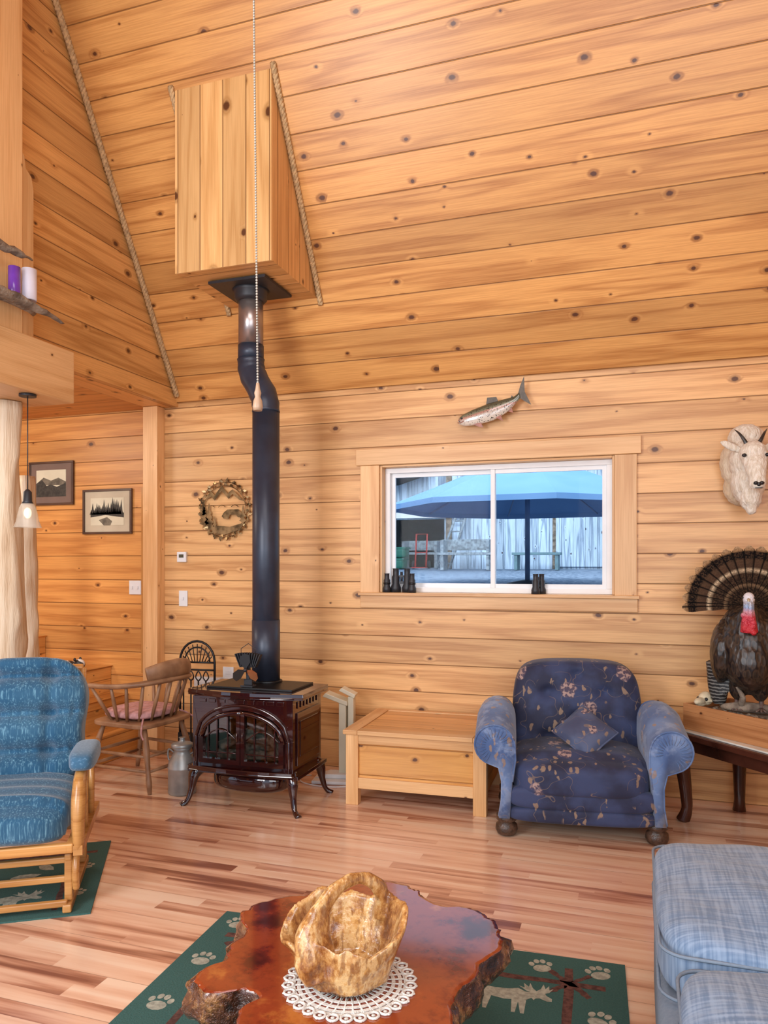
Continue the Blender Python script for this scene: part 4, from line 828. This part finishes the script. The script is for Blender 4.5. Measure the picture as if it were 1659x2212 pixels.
picture(-4.555,2.12,.45,.36,M_matbrown,0,"dark framed sepia mountain lake photograph, brown mat")
# pendant lamp
E=thing("pendant_lamp","hanging pendant lamp with ribbed glass bell shade","lamp",(-3.17,-1.705,0))
MB().lathe([(.045,2.375),(.045,2.388)],16).obj("canopy",M_black,parent=E); MB().tube([(0,0,1.86),(0,0,2.376)],.003,6).obj("cord",M_black,parent=E)
MB().lathe([(.008,1.865),(.022,1.85),(.024,1.80),(.03,1.785)],16).obj("socket",M_black,parent=E)
n=32; prof=[(.03,1.787),(.04,1.765),(.048,1.73),(.055,1.69),(.068,1.655)]; vs=[];fs=[]
for r,z in prof:
    for j in range(n): q_=2*pi*j/n; rr_=r*(1+.07*(j%2)); vs.append((rr_*cos(q_),rr_*sin(q_),z))
for i in range(4):
    for j in range(n): fs.append((i*n+j,i*n+(j+1)%n,(i+1)*n+(j+1)%n,(i+1)*n+j))
MB().add(vs,fs,0,True).obj("lamp_shade",M_shade,parent=E); MB().ell((0,0,1.735),(.02,.02,.03)).obj("bulb",M_bulb,parent=E)
m=MB(); m.tube(crom([(-3.04,-2.45,2.84),(-3.0,-2.2,2.82),(-3.0,-2.0,2.815),(-2.99,-1.85,2.805),(-2.99,-1.70,2.79),(-3.0,-1.62,2.785)],5),lerps([.05,.05,.045,.038,.018,.004],5),10,flat=.5)
m.tube(crom([(-3.10,-2.3,2.84),(-3.06,-2.0,2.83),(-3.08,-1.75,2.81)],5),lerps([.05,.05,.02],5),10,flat=.5)
for v in m.v: v+=Vector((noise.noise(v*22),noise.noise(v*22+Vector((5,5,5))),noise.noise(v*25+Vector((9,1,3)))))*.012
m.obj("driftwood_shelf",M_driftwood,label="weathered driftwood shelf fixed to the timber post",cat="shelf")
m=MB(); m.tube(crom([(-3.06,-2.5,3.03),(-3.04,-2.1,3.06),(-3.03,-1.92,3.065),(-3.03,-1.82,3.06)],5),lerps([.04,.035,.025,.004],5),10,flat=.6)
for v in m.v: v+=Vector((noise.noise(v*22),noise.noise(v*22+Vector((5,5,5))),noise.noise(v*25)))*.014
m.tube([(-3.12,-2.3,3.03),(-3.05,-2.25,3.04)],.015,8)
m.obj("driftwood_branch",M_driftwood,label="grey driftwood branch above the candles",cat="driftwood")
MB().lathe([(.036,0),(.038,.005),(.038,.165),(.034,.165),(.034,.145)],20).obj("candle",M_candlew,loc=(-3.03,-1.84,2.842),label="tall white jar candle on the driftwood shelf",cat="candle")
MB().lathe([(.028,0),(.030,.005),(.030,.14),(.026,.14),(.026,.12)],20).obj("candle",M_candlep,loc=(-3.045,-1.925,2.85),label="purple jar candle on the driftwood shelf",cat="candle")
# pull chain
E=thing("pull_chain","beaded fan pull chain with wooden knob","pull chain",(-.905,-3.30,0))
m=MB()
for i in range(195): m.ell((-.00008*i,0,1.905+i*.007),.0033,n=6)
m.obj("bead_chain",M_chain,parent=E)
MB().tube([(-.0156,0,3.26),(-.02,0,6.85)],.0022,5).obj("cord",M_rope,parent=E)
MB().lathe([(.004,1.91),(.006,1.895),(.009,1.885),(.007,1.875),(.011,1.865),(.013,1.85),(.011,1.84)],16).obj("knob",simple("knob_wood",(.5,.32,.2),.4),parent=E)
def binoc(name,x,y,rz,s,pair,label):
    E=thing(name,label,"binoculars",(x,y,1.2565),rz)
    for sg in ((-1,1) if pair else (0,)):
        MB().lathe([(.030*s,0),(.030*s,.03*s),(.022*s,.05*s),(.024*s,.09*s),(.018*s,.10*s),(.018*s,.135*s),(.021*s,.14*s)],20,M=T(sg*.034*s,0,0)).obj("barrel",M_black,parent=E)
    if pair: MB().box(-.02*s,.02*s,-.008*s,.008*s,.05*s,.065*s).box(-.02*s,.02*s,-.008*s,.008*s,.09*s,.10*s).cyl((0,0,.05*s),.008*s,.07*s,12).obj("bridge",M_black,parent=E)
    else: MB().cyl((0,0,.06*s),.026*s,.015*s,20).obj("focus_ring",M_iron,parent=E)
    return E
binoc("monocular",-1.645,-.01,0,.95,False,"small black monocular standing on the window sill")
binoc("binoculars",-1.55,.030,6,1.2,True,"large black binoculars standing on the window sill")
binoc("monocular",-1.46,-.015,0,.95,False,"small black monocular standing on the window sill")
binoc("binoculars",-.60,.02,60,.95,True,"compact black binoculars standing on the window sill")
E=thing("plush_toy","black and white plush cow lying on the stair landing","stuffed toy",(-4.12,-.32,.647),0)
M_spot=NB("plush_spots"); M_spot.col(M_spot.mix(M_spot.mr(M_spot.noise(M_spot.oc,14.,1.),.5,.54),(.8,.78,.74),(.02,.02,.02))); M_spot=M_spot.mat
MB().ell((0,0,.035),(.13,.05,.035)).ell((.13,-.02,.05),(.045,.04,.04)).tube([(.05,-.03,.02),(.09,-.08,.015)],.018,8).tube([(-.08,-.03,.02),(-.12,-.08,.015)],.018,8).tube([(-.1,.0,.03),(-.2,-.03,.02)],.018,8).obj("body",M_spot,parent=E,remesh=.008,smooth=2)
for sg in (-1,1): MB().ell((.12,-.03+sg*.03,.088),(.012,.008,.014),n=8).obj("ear",M_noseb,parent=E)
MB().ell((.165,-.045,.045),(.012,.012,.01),n=8).obj("nose",M_noseb,parent=E)
# ---------- exterior
m=MB(); vs=[(-14,.6,1.10),(10,.6,1.10),(10,13,1.41),(-14,13,1.41)]; struct(m.add(vs,[(0,1,2,3)]).add([(-14,.6,.9),(10,.6,.9),(10,13,1.2),(-14,13,1.2)],[(3,2,1,0)]).obj("ground",M_gravel))
E=thing("barn","weathered grey board barn with an open bay across the yard","barn",(0,11,1.36))
m=MB(); m.box(-9,-5.25,0,.2,0,4.2).box(-3.95,4,0,.2,0,4.2).box(-5.25,-3.95,0,.2,1.1,4.2); m.obj("siding",P_barn,grain=2,parent=E)
MB().box(-5.4,-3.8,.9,3.0,0,1.3).box(-5.4,-5.26,.21,.9,0,1.3).obj("bay_interior",M_roofbayshade,parent=E)
MB().box(-9,-3.5,-.12,0,1.12,1.24).obj("eave_board",M_white,parent=E)
MB().box(-9,4,-.5,.3,-.03,.05,M=T(0,0,4.2)@R(20,'X')).obj("roof",M_roofbayshade,parent=E)
MB().prism([(-9,1.86),(-5.0,1.86),(-4.2,2.10),(-9,2.14)],-.8,-.01).obj("lean_to_roof",M_roofbayshade,parent=E)
for x in (-1.55,-.2): MB().box(x,x+1.25,-.07,-.005,.05,1.35).obj("barn_door",P_barn,grain=2,parent=E)
for x in (-3.9,-1.62,1.1): MB().box(x,x+.12,-.06,-.005,0,4.1).obj("corner_post",M_driftwood,parent=E)
E=thing("patio_umbrella","large blue canvas patio umbrella in the yard","umbrella",(-1.22,4.1,1.19))
n=8; vs=[(0,0,1.62)]+[(1.68*cos(2*pi*i/n+.3)*f_,1.68*sin(2*pi*i/n+.3)*f_,z) for f_,z in ((.5,1.30),(1,.97),(1.005,.91)) for i in range(n)]
fs=[(0,1+i,1+(i+1)%n) for i in range(n)]+[(1+k_*n+i,1+(k_+1)*n+i,1+(k_+1)*n+(i+1)%n,1+k_*n+(i+1)%n) for k_ in range(2) for i in range(n)]
MB().add(vs,fs).obj("canopy",M_umb,parent=E)
MB().cyl((0,0,0),.030,1.62,16).obj("pole",M_pole,parent=E)
m=MB()
for i in range(n): a=2*pi*i/n+.3; m.tube([(0,0,1.57),(1.6*cos(a),1.6*sin(a),.95)],.01,5)
m.obj("ribs",M_pole,parent=E); MB().lathe([(.25,0),(.25,.04),(.05,.08)],20).obj("base",M_black,parent=E)
def bench(x,y,z,w_,mt,name,label,back):
    E=thing(name,label,"bench",(x,y,z))
    MB().box(-w_/2,w_/2,-.2,.2,.30,.35).obj("seat",mt,parent=E)
    if back: MB().box(-w_/2,w_/2,.18,.22,.40,.62).obj("backrest",mt,parent=E)
    for sx in (-1,1): MB().box(sx*w_*.42-.03,sx*w_*.42+.03,-.18,.2,0,.30 if not back else .6).obj("leg",mt,parent=E)
M_wbench=simple("weathered_bench",(.36,.42,.46),.8,0,.3,20.)
bench(-3.2,9.8,1.345,1.1,M_wbench,"garden_bench","weathered wooden garden bench against the barn",True)
bench(-1.85,10.2,1.345,.95,simple("grey_green_paint",(.16,.27,.30),.7),"picnic_bench","grey green wooden bench in the yard",False)
bench(-4.6,11.45,1.38,.9,M_wbench,"work_bench","rough wooden bench inside the barn bay",True)
for i,(x,z) in enumerate(((-4.92,0),(-4.88,.24))):
    MB().rbox((0,0,.12),(.22,.18,.115),8,6).box(-.235,.235,-.195,.195,.20,.235).obj("storage_bin",M_green,loc=(x,10.55,1.352+z),label="green plastic storage bin near the barn bay",cat="bin",group="green bins by the barn")
E=thing("hand_truck","red hand truck in front of the barn bay","hand truck",(-4.35,10.5,1.36))
MB().tube([(-.12,0,.05),(-.12,.1,.75),(.12,.1,.75),(.12,0,.05)],.018,6,up=(0,1,0)).tube([(-.12,.04,.35),(.12,.04,.35)],.012,6).box(-.16,.16,-.18,.02,.02,.04).obj("frame",M_red,parent=E)
for sg in (-1,1): MB().tube([(sg*.15,.05,.09),(sg*.19,.05,.09)],.085,14).obj("wheel",M_black,parent=E)
m=MB()
for i in range(2): m.tube([(-.0+.28*i,0,0),(.35+.22*i,.35,1.15)],.028,6)
for i in range(5): t=(i+.5)/5; m.tube([(.35*t,.35*t,1.15*t),(.28+(.29)*t,.35*t,1.15*t)],.018,6)
m.obj("ladder",M_wbench,loc=(-4.0,10.5,1.36),label="weathered wooden ladder leaning on the barn",cat="ladder")
# ---------- lights
def area(name,loc,tgt,sx,sy,p,c=(1,1,1)):
    l=bpy.data.lights.new(name,'AREA'); l.shape='RECTANGLE'; l.size=sx; l.size_y=sy; l.energy=p; l.color=c
    o=bpy.data.objects.new(name,l); COL.objects.link(o); o.location=loc
    o.rotation_euler=(Vector(tgt)-Vector(loc)).to_track_quat('-Z','Y').to_euler(); return o
area("assumed_key_light",(-2.7,-5.7,2.2),(-1.8,0,1.5),1.3,2.0,125,(.98,.98,1))  # unseen area lamp, assumed behind the camera from the pipe's shadow; no window modelled
area("added_rear_fill",(.6,-5.7,2.1),(-.8,0,1.9),2.8,2.2,85,(.98,.98,1))  # added fill lamp behind the camera, unseen, evens out the room light
area("ceiling_fill",(-.6,-4.7,4.2),(-.6,-1.0,3.6),2.5,1.2,62,(1,.98,.95))  # unseen fill lamp, added to brighten the sloped ceiling
area("assumed_alcove_light",(-4.9,-1.6,2.6),(-4.6,-.6,0),.8,.8,32,(1,.91,.77))  # unseen warm area lamp, assumed under the alcove ceiling
area("added_yard_fill",(-1.3,1.2,6.5),(-1.5,9,1.8),8,3,1000,(.85,.93,1))  # unseen area lamp added outside to brighten the umbrella and barn
